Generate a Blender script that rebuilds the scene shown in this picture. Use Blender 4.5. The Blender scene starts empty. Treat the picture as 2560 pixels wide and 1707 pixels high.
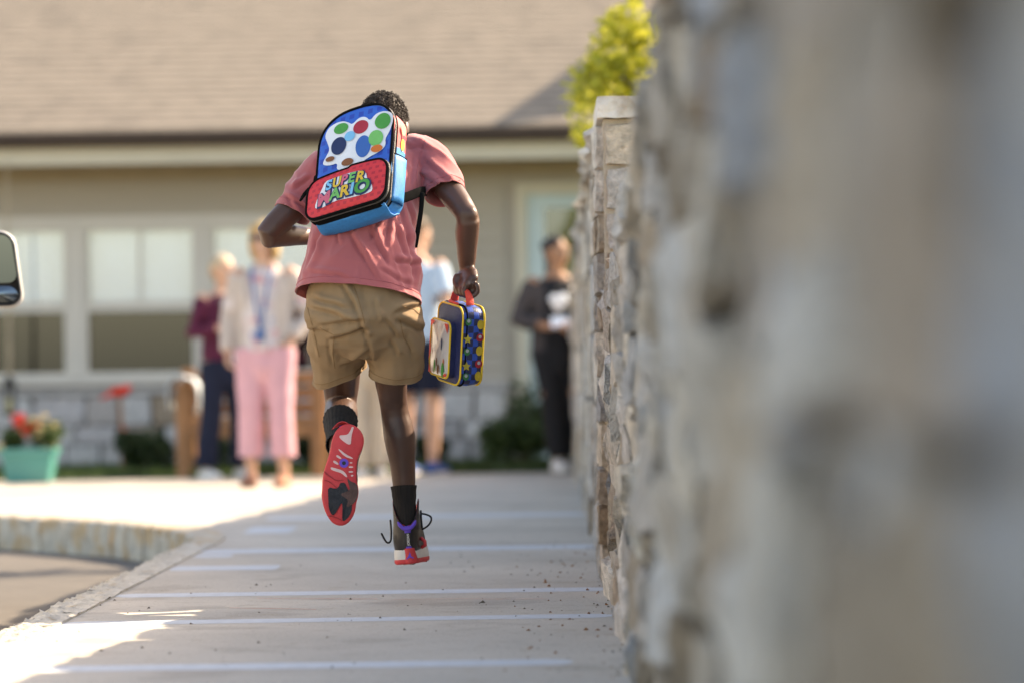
import bpy, bmesh, math, random
import numpy as np
from mathutils import Vector, Matrix, noise

# ------------------------------------------------------------------ camera, sky, sun, exposure
R = math.radians
random.seed(7)
sc = bpy.context.scene
C = sc.collection
CAM_H = 0.72
cd = bpy.data.cameras.new('camera'); cam = bpy.data.objects.new('camera', cd); C.objects.link(cam)
cd.sensor_width = 36.0; cd.lens = 135.0; cd.clip_start = 0.1; cd.clip_end = 2000
CAM_ROT = (Matrix.Rotation(R(0.483), 3, 'Z') @ Matrix.Rotation(R(90 + 0.489), 3, 'X') @ Matrix.Rotation(R(-0.8), 3, 'Z'))
cam.location = (0, 0, CAM_H); cam.rotation_euler = CAM_ROT.to_euler()
cd.dof.use_dof = True; cd.dof.focus_distance = 11.95; cd.dof.aperture_fstop = 2.0; cd.dof.aperture_blades = 9
sc.camera = cam
FPX = 9600.0

SUN_AZ, SUN_EL = R(28.5), R(35.4)          # measured from +X towards +Y
SUN = Vector((math.cos(SUN_AZ) * math.cos(SUN_EL), math.sin(SUN_AZ) * math.cos(SUN_EL), math.sin(SUN_EL)))
w = bpy.data.worlds.new('World'); sc.world = w; w.use_nodes = True
nt = w.node_tree; nt.nodes.clear()
sky = nt.nodes.new('ShaderNodeTexSky'); sky.sky_type = 'NISHITA'; sky.sun_disc = False
sky.sun_elevation = SUN_EL; sky.sun_rotation = R(90) - SUN_AZ
sky.air_density = 1.0; sky.dust_density = 1.6; sky.ozone_density = 0.7
bg = nt.nodes.new('ShaderNodeBackground'); bg.inputs['Strength'].default_value = 0.145
wo = nt.nodes.new('ShaderNodeOutputWorld')
nt.links.new(sky.outputs[0], bg.inputs['Color']); nt.links.new(bg.outputs[0], wo.inputs['Surface'])
sd = bpy.data.lights.new('sun', 'SUN'); sd.energy = 3.9; sd.angle = R(0.5); sd.color = (1.0, 0.93, 0.82)
so = bpy.data.objects.new('sun', sd); C.objects.link(so)
so.rotation_euler = SUN.to_track_quat('Z', 'Y').to_euler(); so.location = (20, 20, 30)

sc.view_settings.view_transform = 'Standard'; sc.view_settings.look = 'None'
sc.view_settings.exposure = 1.70; sc.view_settings.gamma = 1.0
sc.view_settings.use_white_balance = True; sc.view_settings.white_balance_temperature = 8300; sc.view_settings.white_balance_tint = 13.5
sc.render.engine = 'CYCLES'
sc.cycles.use_denoising = True
sc.cycles.max_bounces = 8; sc.cycles.transparent_max_bounces = 12
sc.cycles.sample_clamp_indirect = 6.0

# ------------------------------------------------------------------ helpers
def P(px, py, Y):
    """world point on the plane Y that the photograph shows at (px, py) of 2560 x 1707"""
    d = CAM_ROT @ Vector(((px - 1280) / FPX, -(py - 853.5) / FPX, -1.0))
    return Vector((0, 0, CAM_H)) + d * (Y / d.y)

def lerp(a, b, t): return a + (b - a) * t

class MB:
    def __init__(s): s.v = []; s.f = []; s.m = []
    def add(s, vs, fs, m=0):
        o = len(s.v); s.v += [tuple(v) for v in vs]
        s.f += [tuple(i + o for i in f) for f in fs]; s.m += [m] * len(fs)
    def box(s, lo, hi, m=0, M=None):
        x0, y0, z0 = lo; x1, y1, z1 = hi
        vs = [Vector(p) for p in ((x0,y0,z0),(x1,y0,z0),(x1,y1,z0),(x0,y1,z0),(x0,y0,z1),(x1,y0,z1),(x1,y1,z1),(x0,y1,z1))]
        if M is not None: vs = [M @ v for v in vs]
        s.add(vs, [(0,3,2,1),(4,5,6,7),(0,1,5,4),(1,2,6,5),(2,3,7,6),(3,0,4,7)], m)
    def rings(s, rings, caps=(True, True), m=0, closed=True):
        n = len(rings[0]); vs = [v for r in rings for v in r]; fs = []
        for i in range(len(rings) - 1):
            for j in range(n if closed else n - 1):
                k = (j + 1) % n
                fs.append((i*n+j, i*n+k, (i+1)*n+k, (i+1)*n+j))
        if caps[0]: fs.append(tuple(range(n - 1, -1, -1)))
        if caps[1]: fs.append(tuple((len(rings)-1)*n + j for j in range(n)))
        s.add(vs, fs, m)
    def tube(s, pts, rad, n=12, ref=None, round_caps=True, m=0, sub=1):
        pts = [Vector(p) for p in pts]
        rad = [r if isinstance(r, (tuple, list)) else (r, r) for r in rad]
        if sub > 1:                                        # Catmull-Rom refinement
            q, rr = [], []
            for i in range(len(pts) - 1):
                p0 = pts[max(i-1, 0)]; p1 = pts[i]; p2 = pts[i+1]; p3 = pts[min(i+2, len(pts)-1)]
                for k in range(sub):
                    t = k / sub
                    q.append(0.5*((2*p1) + (p2-p0)*t + (2*p0-5*p1+4*p2-p3)*t*t + (3*p1-p0-3*p2+p3)*t**3))
                    t2 = t*t*(3-2*t)
                    rr.append((lerp(rad[i][0], rad[i+1][0], t2), lerp(rad[i][1], rad[i+1][1], t2)))
            q.append(pts[-1]); rr.append(rad[-1]); pts, rad = q, rr
        T = []
        for i in range(len(pts)):
            t = pts[min(i+1, len(pts)-1)] - pts[max(i-1, 0)]
            T.append(t.normalized() if t.length > 1e-9 else Vector((0,0,1)))
        if ref is None:
            ref = Vector((1,0,0)) if abs(T[0].x) < .8 else Vector((0,1,0))
        S = Vector(ref); rings = []
        def ring(c, S, F, ra, rb): return [c + S*(ra*math.cos(2*math.pi*j/n)) + F*(rb*math.sin(2*math.pi*j/n)) for j in range(n)]
        fr = []
        for t in T:
            S = (S - t*S.dot(t)).normalized(); F = t.cross(S); fr.append((S.copy(), F))
        if round_caps:
            S0, F0 = fr[0]; r = rad[0]; rm = min(r)
            for a in (80, 55, 28): rings.append(ring(pts[0] - T[0]*(rm*math.sin(R(a))), S0, F0, r[0]*math.cos(R(a)), r[1]*math.cos(R(a))))
        for p, (S1, F1), r in zip(pts, fr, rad): rings.append(ring(p, S1, F1, r[0], r[1]))
        if round_caps:
            S0, F0 = fr[-1]; r = rad[-1]; rm = min(r)
            for a in (28, 55, 80): rings.append(ring(pts[-1] + T[-1]*(rm*math.sin(R(a))), S0, F0, r[0]*math.cos(R(a)), r[1]*math.cos(R(a))))
        s.rings(rings, (True, True), m)
    def ell(s, c, r, M=None, nu=20, nv=12, m=0):
        c = Vector(c); rings = []
        for i in range(nv + 1):
            a = math.pi * (i + .15) / (nv + .3)
            rg = []
            for j in range(nu):
                b = 2*math.pi*j/nu
                p = Vector((r[0]*math.sin(a)*math.cos(b), r[1]*math.sin(a)*math.sin(b), -r[2]*math.cos(a)))
                rg.append(c + (M @ p if M is not None else p))
            rings.append(rg)
        s.rings(rings, (True, True), m)
    def prism(s, poly, lo, hi, f3, m=0):
        """poly in 2-D, extruded between third coordinates lo..hi, f3 maps (a, b, c) to the world"""
        n = len(poly)
        vs = [f3(a, b, lo) for a, b in poly] + [f3(a, b, hi) for a, b in poly]
        fs = [tuple(range(n-1, -1, -1)), tuple(range(n, 2*n))] + [(i, (i+1) % n, n+(i+1) % n, n+i) for i in range(n)]
        s.add(vs, fs, m)
    def mesh(s, name):
        me = bpy.data.meshes.new(name); me.from_pydata(s.v, [], s.f)
        if any(s.m): me.polygons.foreach_set('material_index', s.m)
        me.update(); return me

def fix_normals(me):
    bm = bmesh.new(); bm.from_mesh(me); bmesh.ops.recalc_face_normals(bm, faces=bm.faces); bm.to_mesh(me); bm.free(); me.update()

def link(name, me, mats, parent=None, smooth=True, world=True, fix=True):
    if isinstance(me, MB): me = me.mesh(name)
    if fix: fix_normals(me)
    if not isinstance(mats, (list, tuple)): mats = [mats]
    if len(me.materials): me.materials.clear()
    for x in mats: me.materials.append(x)
    me.polygons.foreach_set('use_smooth', [smooth] * len(me.polygons)); me.update()
    o = bpy.data.objects.new(name, me); C.objects.link(o)
    if parent is not None:
        o.parent = parent
        if world and parent.type == 'EMPTY': o.matrix_parent_inverse = parent.matrix_basis.inverted()
    return o

def bevel(o, width=0.004, seg=2):
    b = o.modifiers.new('bevel', 'BEVEL'); b.width = width; b.segments = seg; b.limit_method = 'ANGLE'; b.angle_limit = R(40)
    return o

def tag(o, label=None, cat=None, group=None, kind=None):
    if label: o['label'] = label
    if cat: o['category'] = cat
    if group: o['group'] = group
    if kind: o['kind'] = kind
    return o

def thing(name, label, cat, loc, rz=0.0, group=None):
    o = bpy.data.objects.new(name, None); C.objects.link(o)
    o.location = loc; o.rotation_euler = (0, 0, rz); o.empty_display_size = .1
    return tag(o, label, cat, group)

def remesh(mb, voxel, smooth=3, factor=.5):
    """one continuous surface round overlapping closed pieces"""
    me = mb.mesh('tmp'); fix_islands(me)
    o = bpy.data.objects.new('tmp', me); C.objects.link(o)
    r = o.modifiers.new('r', 'REMESH'); r.mode = 'VOXEL'; r.voxel_size = voxel
    if smooth:
        s = o.modifiers.new('s', 'SMOOTH'); s.iterations = smooth; s.factor = factor
    dg = bpy.context.evaluated_depsgraph_get(); dg.update()
    res = bpy.data.meshes.new_from_object(o.evaluated_get(dg))
    bpy.data.objects.remove(o); bpy.data.meshes.remove(me)
    return res

def fix_islands(me): fix_normals(me)

def verts_np(me):
    a = np.empty(len(me.vertices)*3); me.vertices.foreach_get('co', a); return a.reshape(-1, 3)

def displace(me, fn):
    """fn(co, normal) -> distance along the normal"""
    me.update()
    out = []
    nrm = [v.normal.copy() for v in me.vertices]
    for v, n in zip(me.vertices, nrm): out.append(v.co + n*fn(v.co, n))
    for v, c in zip(me.vertices, out): v.co = c
    me.update()

def open_caps(me, caps, *_):
    """cut a remeshed garment open along clean planes: caps = [(point, outward normal, radius)]"""
    bm = bmesh.new(); bm.from_mesh(me)
    for p, n, r in caps:
        fs = []
        for f in bm.faces:
            c = f.calc_center_median(); d = (c - p).length
            if d < r and (c - p).dot(n) > -.03 and all((c - q[0]).length >= d for q in caps): fs.append(f)
        geom = list({v for f in fs for v in f.verts}) + list({e for f in fs for e in f.edges}) + fs
        bmesh.ops.bisect_plane(bm, geom=geom, dist=1e-5, plane_co=p, plane_no=n, clear_outer=True)
    for _ in range(2):
        mv = {}
        for v in bm.verts:
            if not v.is_boundary: continue
            nb = [e.other_vert(v) for e in v.link_edges if e.is_boundary]
            if len(nb) == 2: mv[v] = v.co*.5 + (nb[0].co + nb[1].co)*.25
        for v, c in mv.items(): v.co = c
    bm.to_mesh(me); bm.free(); me.update()

def solid(o, t, off=-1.0):
    m = o.modifiers.new('solid', 'SOLIDIFY'); m.thickness = t; m.offset = off; return o

def rim_curve(me):
    """ordered boundary loops of a mesh"""
    bm = bmesh.new(); bm.from_mesh(me); loops = []; seen = set()
    for v in bm.verts:
        if not v.is_boundary or v in seen: continue
        L = [v]; seen.add(v); cur = v
        while True:
            nx = [e.other_vert(cur) for e in cur.link_edges if e.is_boundary and e.other_vert(cur) not in seen]
            if not nx: break
            cur = nx[0]; seen.add(cur); L.append(cur)
        loops.append([x.co.copy() for x in L])
    bm.free(); return loops

# ------------------------------------------------------------------ materials
def srgb(r, g, b):
    f = lambda c: (c/255/12.92) if c/255 <= .04045 else ((c/255+.055)/1.055)**2.4
    return (f(r), f(g), f(b))

def mat(name, col, rough=.7, var=.15, scale=6.0, bump=0.0, bscale=60.0, spec=.3, obj_random=None, sheen=0.0, metal=0.0,
        detail=6.0, coat=0.0, stretch=None, bdist=.01, sss=0.0, trans=0.0, coord='Object'):
    m = bpy.data.materials.new(name); m.use_nodes = True
    t = m.node_tree; b = t.nodes['Principled BSDF']; L = t.links
    tc = t.nodes.new('ShaderNodeTexCoord'); mp = t.nodes.new('ShaderNodeMapping')
    L.new(tc.outputs[coord], mp.inputs['Vector'])
    if stretch: mp.inputs['Scale'].default_value = stretch
    n = t.nodes.new('ShaderNodeTexNoise'); n.inputs['Scale'].default_value = scale; n.inputs['Detail'].default_value = detail
    L.new(mp.outputs[0], n.inputs['Vector'])
    cr = t.nodes.new('ShaderNodeValToRGB')
    cr.color_ramp.elements[0].position = .25; cr.color_ramp.elements[1].position = .75
    cr.color_ramp.elements[0].color = tuple(c*(1-var) for c in col) + (1,)
    cr.color_ramp.elements[1].color = tuple(min(1, c*(1+var)) for c in col) + (1,)
    L.new(n.outputs['Fac'], cr.inputs['Fac'])
    out = cr.outputs['Color']
    if obj_random:
        oi = t.nodes.new('ShaderNodeObjectInfo'); r2 = t.nodes.new('ShaderNodeValToRGB'); r2.color_ramp.interpolation = 'LINEAR'
        els = r2.color_ramp.elements
        while len(els) < len(obj_random): els.new(.5)
        for i, c in enumerate(obj_random):
            els[i].position = i/(len(obj_random)-1); els[i].color = tuple(c) + (1,)
        L.new(oi.outputs['Random'], r2.inputs['Fac'])
        mx = t.nodes.new('ShaderNodeMix'); mx.data_type = 'RGBA'; mx.blend_type = 'MULTIPLY'; mx.inputs['Factor'].default_value = 1.0
        L.new(out, mx.inputs['A']); L.new(r2.outputs['Color'], mx.inputs['B']); out = mx.outputs['Result']
    L.new(out, b.inputs['Base Color'])
    b.inputs['Roughness'].default_value = rough; b.inputs['Specular IOR Level'].default_value = spec
    b.inputs['Metallic'].default_value = metal; b.inputs['Sheen Weight'].default_value = sheen
    b.inputs['Coat Weight'].default_value = coat
    if sss: b.inputs['Subsurface Weight'].default_value = sss; b.inputs['Subsurface Radius'].default_value = (.006, .003, .002)
    if trans: b.inputs['Transmission Weight'].default_value = trans
    if bump:
        n2 = t.nodes.new('ShaderNodeTexNoise'); n2.inputs['Scale'].default_value = bscale; n2.inputs['Detail'].default_value = 5
        L.new(mp.outputs[0], n2.inputs['Vector'])
        bp = t.nodes.new('ShaderNodeBump'); bp.inputs['Strength'].default_value = bump; bp.inputs['Distance'].default_value = bdist
        L.new(n2.outputs['Fac'], bp.inputs['Height']); L.new(bp.outputs[0], b.inputs['Normal'])
    return m

def speckle(m, col, thr=.62, scale=180.0, amount=1.0, coord='Object'):
    """second noise laid over a material's colour"""
    t = m.node_tree; b = t.nodes['Principled BSDF']; L = t.links
    src = b.inputs['Base Color'].links[0].from_socket
    tc = t.nodes.new('ShaderNodeTexCoord'); n = t.nodes.new('ShaderNodeTexNoise'); n.inputs['Scale'].default_value = scale; n.inputs['Detail'].default_value = 4
    L.new(tc.outputs[coord], n.inputs['Vector'])
    mr = t.nodes.new('ShaderNodeMapRange'); mr.inputs['From Min'].default_value = thr; mr.inputs['From Max'].default_value = thr + .08
    mr.inputs['To Max'].default_value = amount
    L.new(n.outputs['Fac'], mr.inputs['Value'])
    mx = t.nodes.new('ShaderNodeMix'); mx.data_type = 'RGBA'
    L.new(mr.outputs[0], mx.inputs['Factor']); L.new(src, mx.inputs['A']); mx.inputs['B'].default_value = tuple(col) + (1,)
    L.new(mx.outputs['Result'], b.inputs['Base Color']); return m

def print_pattern(m, col, n=(9, 9), size=.28, amount=.55):
    """small printed squares in UV cells, rows staggered"""
    t = m.node_tree; b = t.nodes['Principled BSDF']; L = t.links
    src = b.inputs['Base Color'].links[0].from_socket
    uv = t.nodes.new('ShaderNodeUVMap'); sep = t.nodes.new('ShaderNodeSeparateXYZ'); L.new(uv.outputs[0], sep.inputs[0])
    def M(op, a, bb=None):
        q = t.nodes.new('ShaderNodeMath'); q.operation = op
        for i, x in enumerate((a, bb)):
            if x is None: continue
            if isinstance(x, (int, float)): q.inputs[i].default_value = x
            else: L.new(x, q.inputs[i])
        return q.outputs[0]
    y = M('MULTIPLY', sep.outputs['Y'], n[1]); row = M('FLOOR', y)
    x = M('ADD', M('MULTIPLY', sep.outputs['X'], n[0]), M('MULTIPLY', M('MODULO', row, 2.0), .5))
    fx = M('ABSOLUTE', M('SUBTRACT', M('FRACT', x), .5)); fy = M('ABSOLUTE', M('SUBTRACT', M('FRACT', y), .5))
    d = M('MAXIMUM', fx, fy)
    nz = t.nodes.new('ShaderNodeTexNoise'); nz.inputs['Scale'].default_value = 40; L.new(uv.outputs[0], nz.inputs['Vector'])
    mask = M('MULTIPLY', M('LESS_THAN', M('ADD', d, M('MULTIPLY', nz.outputs['Fac'], .14)), size), amount)
    mx = t.nodes.new('ShaderNodeMix'); mx.data_type = 'RGBA'
    L.new(mask, mx.inputs['Factor']); L.new(src, mx.inputs['A']); mx.inputs['B'].default_value = tuple(col) + (1,)
    L.new(mx.outputs['Result'], b.inputs['Base Color']); return m

def glass(name, tint, refl=.35, rough=.03):
    m = bpy.data.materials.new(name); m.use_nodes = True; t = m.node_tree; t.nodes.clear(); L = t.links
    o = t.nodes.new('ShaderNodeOutputMaterial'); g = t.nodes.new('ShaderNodeBsdfGlossy'); tr = t.nodes.new('ShaderNodeBsdfTransparent')
    g.inputs['Roughness'].default_value = rough; g.inputs['Color'].default_value = (.9,.95,1,1); tr.inputs['Color'].default_value = tuple(tint)+(1,)
    lw = t.nodes.new('ShaderNodeLayerWeight'); lw.inputs['Blend'].default_value = refl
    mr = t.nodes.new('ShaderNodeMapRange'); mr.inputs['To Min'].default_value = refl; mr.inputs['To Max'].default_value = 1.0
    L.new(lw.outputs['Fresnel'], mr.inputs['Value'])
    mx = t.nodes.new('ShaderNodeMixShader'); L.new(mr.outputs[0], mx.inputs['Fac']); L.new(tr.outputs[0], mx.inputs[1]); L.new(g.outputs[0], mx.inputs[2])
    L.new(mx.outputs[0], o.inputs['Surface']); return m

def leaf_mat(name, c1, c2, trans=.45):
    m = bpy.data.materials.new(name); m.use_nodes = True; t = m.node_tree; t.nodes.clear(); L = t.links
    o = t.nodes.new('ShaderNodeOutputMaterial'); d = t.nodes.new('ShaderNodeBsdfPrincipled'); tr = t.nodes.new('ShaderNodeBsdfTranslucent')
    g = t.nodes.new('ShaderNodeNewGeometry'); cr = t.nodes.new('ShaderNodeValToRGB')
    cr.color_ramp.elements[0].color = tuple(c1)+(1,); cr.color_ramp.elements[1].color = tuple(c2)+(1,)
    L.new(g.outputs['Random Per Island'], cr.inputs['Fac'])
    L.new(cr.outputs[0], d.inputs['Base Color']); L.new(cr.outputs[0], tr.inputs['Color']); d.inputs['Roughness'].default_value = .5
    mx = t.nodes.new('ShaderNodeMixShader'); mx.inputs['Fac'].default_value = trans
    L.new(d.outputs[0], mx.inputs[1]); L.new(tr.outputs[0], mx.inputs[2]); L.new(mx.outputs[0], o.inputs['Surface']); return m

def uv_from(me, fn):
    lay = me.uv_layers.new(name='UVMap')
    for l in me.loops: lay.data[l.index].uv = fn(me.vertices[l.vertex_index].co)

MT = {}
MT['concrete'] = mat('concrete', (.475,.43,.37), .9, .16, 1.1, bump=.35, bscale=160, detail=10, bdist=.004)
speckle(MT['concrete'], (.33,.29,.245), .57, 2.6, .5); speckle(MT['concrete'], (.36,.30,.23), .60, 9.0, .5); speckle(MT['concrete'], (.16,.13,.11), .68, 90.0, .55); speckle(MT['concrete'], (.66,.62,.56), .60, 110.0, .75); speckle(MT['concrete'], (.20,.165,.135), .61, 60.0, .7)
MT['joint'] = mat('joint_filler', (.16,.15,.14), .95, .2, 30)
MT['paint_line'] = mat('worn_white_line', (.52,.545,.575), .8, .12, 25, bump=.2, bscale=120, bdist=.003)
MT['chalk'] = mat('pink_chalk', (.75,.42,.33), .95, .2, 60)
MT['asphalt'] = mat('weathered_asphalt', (.135,.122,.108), .95, .14, 3.0, bump=.6, bscale=220, bdist=.006)
speckle(MT['asphalt'], (.24,.21,.18), .62, 220.0, .6); speckle(MT['asphalt'], (.10,.09,.08), .64, 160.0, .6)
MT['kerb'] = mat('kerb_stone', (.52,.475,.40), .95, .28, 12, bump=.7, bscale=90, bdist=.012)
speckle(MT['kerb'], (.50,.34,.18), .50, 7.0, .75); speckle(MT['kerb'], (.12,.10,.08), .66, 55.0, .7)
MT['soil'] = mat('grass_ground', (.07,.10,.03), .95, .35, 4, bump=.6, bscale=60, bdist=.03)
STONES = [(1.12,1.06,.98),(.56,.46,.36),(1.0,.97,.93),(1.42,1.38,1.32),(.62,.68,.80),(1.20,1.10,.97),(.60,.46,.34),(1.12,1.13,1.17),(.55,.53,.52),(1.0,.90,.80)]
MT['stone'] = mat('limestone', (.56,.52,.465), .95, .34, 7.0, bump=.9, bscale=26, bdist=.02, obj_random=STONES, detail=9)
speckle(MT['stone'], (.30,.215,.13), .60, 5.0, .5); speckle(MT['stone'], (.14,.115,.09), .67, 34.0, .40)
MT['mortar'] = mat('mortar', (.20,.165,.13), .98, .25, 20, bump=.8, bscale=80, bdist=.012)
MT['mortar_light'] = mat('pale_mortar', (.50,.42,.325), .98, .2, 20, bump=.8, bscale=80, bdist=.012)
MT['kerb_rough'] = mat('broken_concrete', (.56,.525,.46), .95, .22, 14, bump=.9, bscale=70, bdist=.012)
speckle(MT['kerb_rough'], (.40,.28,.15), .60, 11.0, .6); speckle(MT['kerb_rough'], (.13,.11,.09), .66, 45.0, .7)
MT['stone_house'] = mat('wainscot_stone', (.56,.54,.52), .95, .22, 6.0, bump=.6, bscale=30, bdist=.01, obj_random=[(.8,.8,.8),(1,1,1),(.95,.95,1),(.55,.42,.30),(1.1,1.1,1.1),(.7,.7,.72),(.95,.9,.84)])
MT['siding'] = mat('painted_siding', (.41,.362,.298), .7, .05, 3, bump=.1, bscale=40, stretch=(.3,1,1))
MT['trim'] = mat('cream_trim', (.56,.51,.40), .6, .05, 3)
MT['soffit'] = mat('soffit_board', (.36,.29,.19), .7, .08, 3)
MT['gutter'] = mat('brown_gutter', (.055,.035,.026), .5, .15, 4)
MT['shingle'] = mat('asphalt_shingle', (.232,.198,.162), .95, .14, 9, bump=.6, bscale=120, stretch=(.7,1,1))
speckle(MT['shingle'], (.175,.150,.125), .55, 3.0, .55)
MT['winframe'] = mat('window_frame', (.60,.56,.50), .5, .04, 3)
MT['blind'] = mat('white_blind', (.84,.87,.90), .8, .04, 2)
MT['interior'] = mat('room_interior', (.10,.115,.125), .9, .4, 1.2)
MT['pane_hi'] = glass('window_pane', (.95,.98,1.0), .14)
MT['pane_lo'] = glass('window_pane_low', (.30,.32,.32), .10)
MT['doorframe'] = mat('pale_teal_frame', (.50,.60,.60), .5, .05, 3)
MT['doorglass'] = glass('door_pane', (.22,.40,.46), .16)
MT['wood'] = mat('cedar_wood', (.34,.17,.08), .6, .25, 8, stretch=(1,1,1), bump=.2, bscale=30)
MT['leaf_y'] = leaf_mat('yellow_green_leaf', (.30,.33,.03), (.62,.57,.09), .6)
MT['leaf_d'] = leaf_mat('dark_green_leaf', (.012,.03,.010), (.05,.085,.025), .25)
MT['leaf_m'] = leaf_mat('mid_green_leaf', (.03,.06,.015), (.09,.14,.04), .3)
MT['bark'] = mat('bark', (.10,.075,.05), .95, .3, 20, bump=.8, bscale=30)
MT['turq'] = mat('turquoise_glaze', (.07,.29,.25), .35, .08, 5, spec=.5)
MT['potsoil'] = mat('potting_soil', (.04,.03,.02), .95, .3, 30)
MT['red_petal'] = mat('red_petal', (.70,.05,.03), .6, .2, 40)
MT['yel_petal'] = mat('yellow_petal', (.80,.50,.05), .6, .2, 40)
MT['pale_petal'] = mat('pale_petal', (.72,.62,.35), .6, .2, 40)
MT['black_metal'] = mat('black_metal', (.03,.03,.03), .45, .2, 10)
MT['twine'] = mat('pale_cord', (.42,.34,.24), .8, .2, 20)
MT['white_cloth'] = mat('pale_blue_cloth', (.62,.70,.74), .85, .06, 8, bump=.2, bscale=30)
# ------------------------------------------------------------------ ground, road, sidewalk, kerb
WALL_X = 0.223
EDGE_X = -1.58
ROAD_Z = -0.18
mb = MB(); mb.add([(-400,-300,-.23),(400,-300,-.23),(400,500,-.23),(-400,500,-.23)], [(0,1,2,3)])
tag(link('ground', mb, MT['soil'], smooth=False), kind='structure')
mb = MB(); mb.add([(-60,-60,ROAD_Z),(-1.5,-60,ROAD_Z),(-1.5,26,ROAD_Z),(-60,26,ROAD_Z)], [(0,1,2,3)])
tag(link('road', mb, MT['asphalt'], smooth=False), kind='structure')

# kerb line: straight along the walk, then round to the left
KERB = [(EDGE_X, y) for y in (2, 16.6)] + [(-1.60,17.3),(-1.70,18.0),(-1.89,18.7),(-2.22,19.5),(-2.95,20.6),(-4.0,21.5),(-5.5,22.1),(-9.0,23.2)]
walk = thing('sidewalk', None, None, (0,0,0)); tag(walk, kind='structure')
joints = [2.0, 4.6, 7.2, 9.72, 11.5, 12.95, 16.2, 20.0]
def slab(y0, y1):
    m = MB(); m.box((EDGE_X+.13, y0+.003, -.10), (WALL_X+.12, y1-.003, 0.0))
    return m
for a, b in zip(joints[:-1], joints[1:]):
    bevel(link('slab', slab(a, b), MT['concrete'], walk, smooth=False), .004, 2)
mb = MB(); mb.box((EDGE_X+.13, 0, -.16), (WALL_X+.1, 20, -.03)); link('joint_bed', mb, MT['joint'], walk, smooth=False)
# painted / filled cross lines, each with its own worn outline
def stripe(x0, x1, y, wd, seed, name='cross_line'):
    rnd = random.Random(seed); n = 60; vs = []; skew = rnd.uniform(-.02, .05)
    for i in range(n+1):
        t = i/n; x = lerp(x0, x1, t); yy = y + skew*(t-.5)
        e = .012*noise.noise((x*3, seed, 0)) + .006*noise.noise((x*17, seed, 3))
        taper = min(1, .35+t*30, .35+(1-t)*30)
        vs += [(x, yy - wd/2*taper - e, .0006), (x, yy + wd/2*taper + .006*noise.noise((x*9, seed, 7)), .0006)]
    m = MB(); m.add(vs, [(2*i, 2*i+2, 2*i+3, 2*i+1) for i in range(n)])
    return link(name, m, MT['paint_line'], walk, smooth=False)
for y, x0, x1, wd in ((9.60,-1.44,.06,.20),(11.40,-1.44,.19,.19),(12.82,-1.44,.20,.23),(16.0,-1.44,.20,.36),(19.7,-1.44,.20,.45)):
    stripe(x0, x1, y, wd, y)
stripe(-1.43, -1.02, 14.6, .36, 31, 'worn_patch'); stripe(-1.42, -1.2, 18.2, .7, 47, 'worn_patch'); stripe(-1.43, -1.28, 15.6, .25, 51, 'worn_patch')
def chalk(x0, y0, x1, y1, wd, seed):
    n = 14; vs = []
    for i in range(n+1):
        t = i/n; x = lerp(x0,x1,t); y = lerp(y0,y1,t) + .03*noise.noise((x*5,seed,1)); h = wd*(.5+.6*abs(noise.noise((x*12,seed,2))))
        vs += [(x,y-h,.0012),(x,y+h,.0012)]
    m = MB(); m.add(vs, [(2*i,2*i+2,2*i+3,2*i+1) for i in range(n)]); link('chalk_mark', m, MT['chalk'], walk, smooth=False)
chalk(-.95,12.55,-.55,12.42,.012,1); chalk(-1.0,12.05,-.72,11.92,.012,2); chalk(-.5,12.4,.0,12.3,.008,3)

# plaza in front of the building (same level as the walk)
pl = [(WALL_X+.1,20.0),(WALL_X+.1,28.3),(-9.0,27.4),(-9.0,23.35)] + [(x+.12*(i>2), y+.13) for i,(x,y) in enumerate(reversed(KERB[2:]))]
pl += [(EDGE_X+.13,17.0),(EDGE_X+.13,20.0)]
mb = MB(); mb.prism(pl, -.12, -.002, lambda a,b,c: Vector((a,b,c)))
tag(link('plaza', mb, MT['concrete'], smooth=False), kind='structure')

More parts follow.
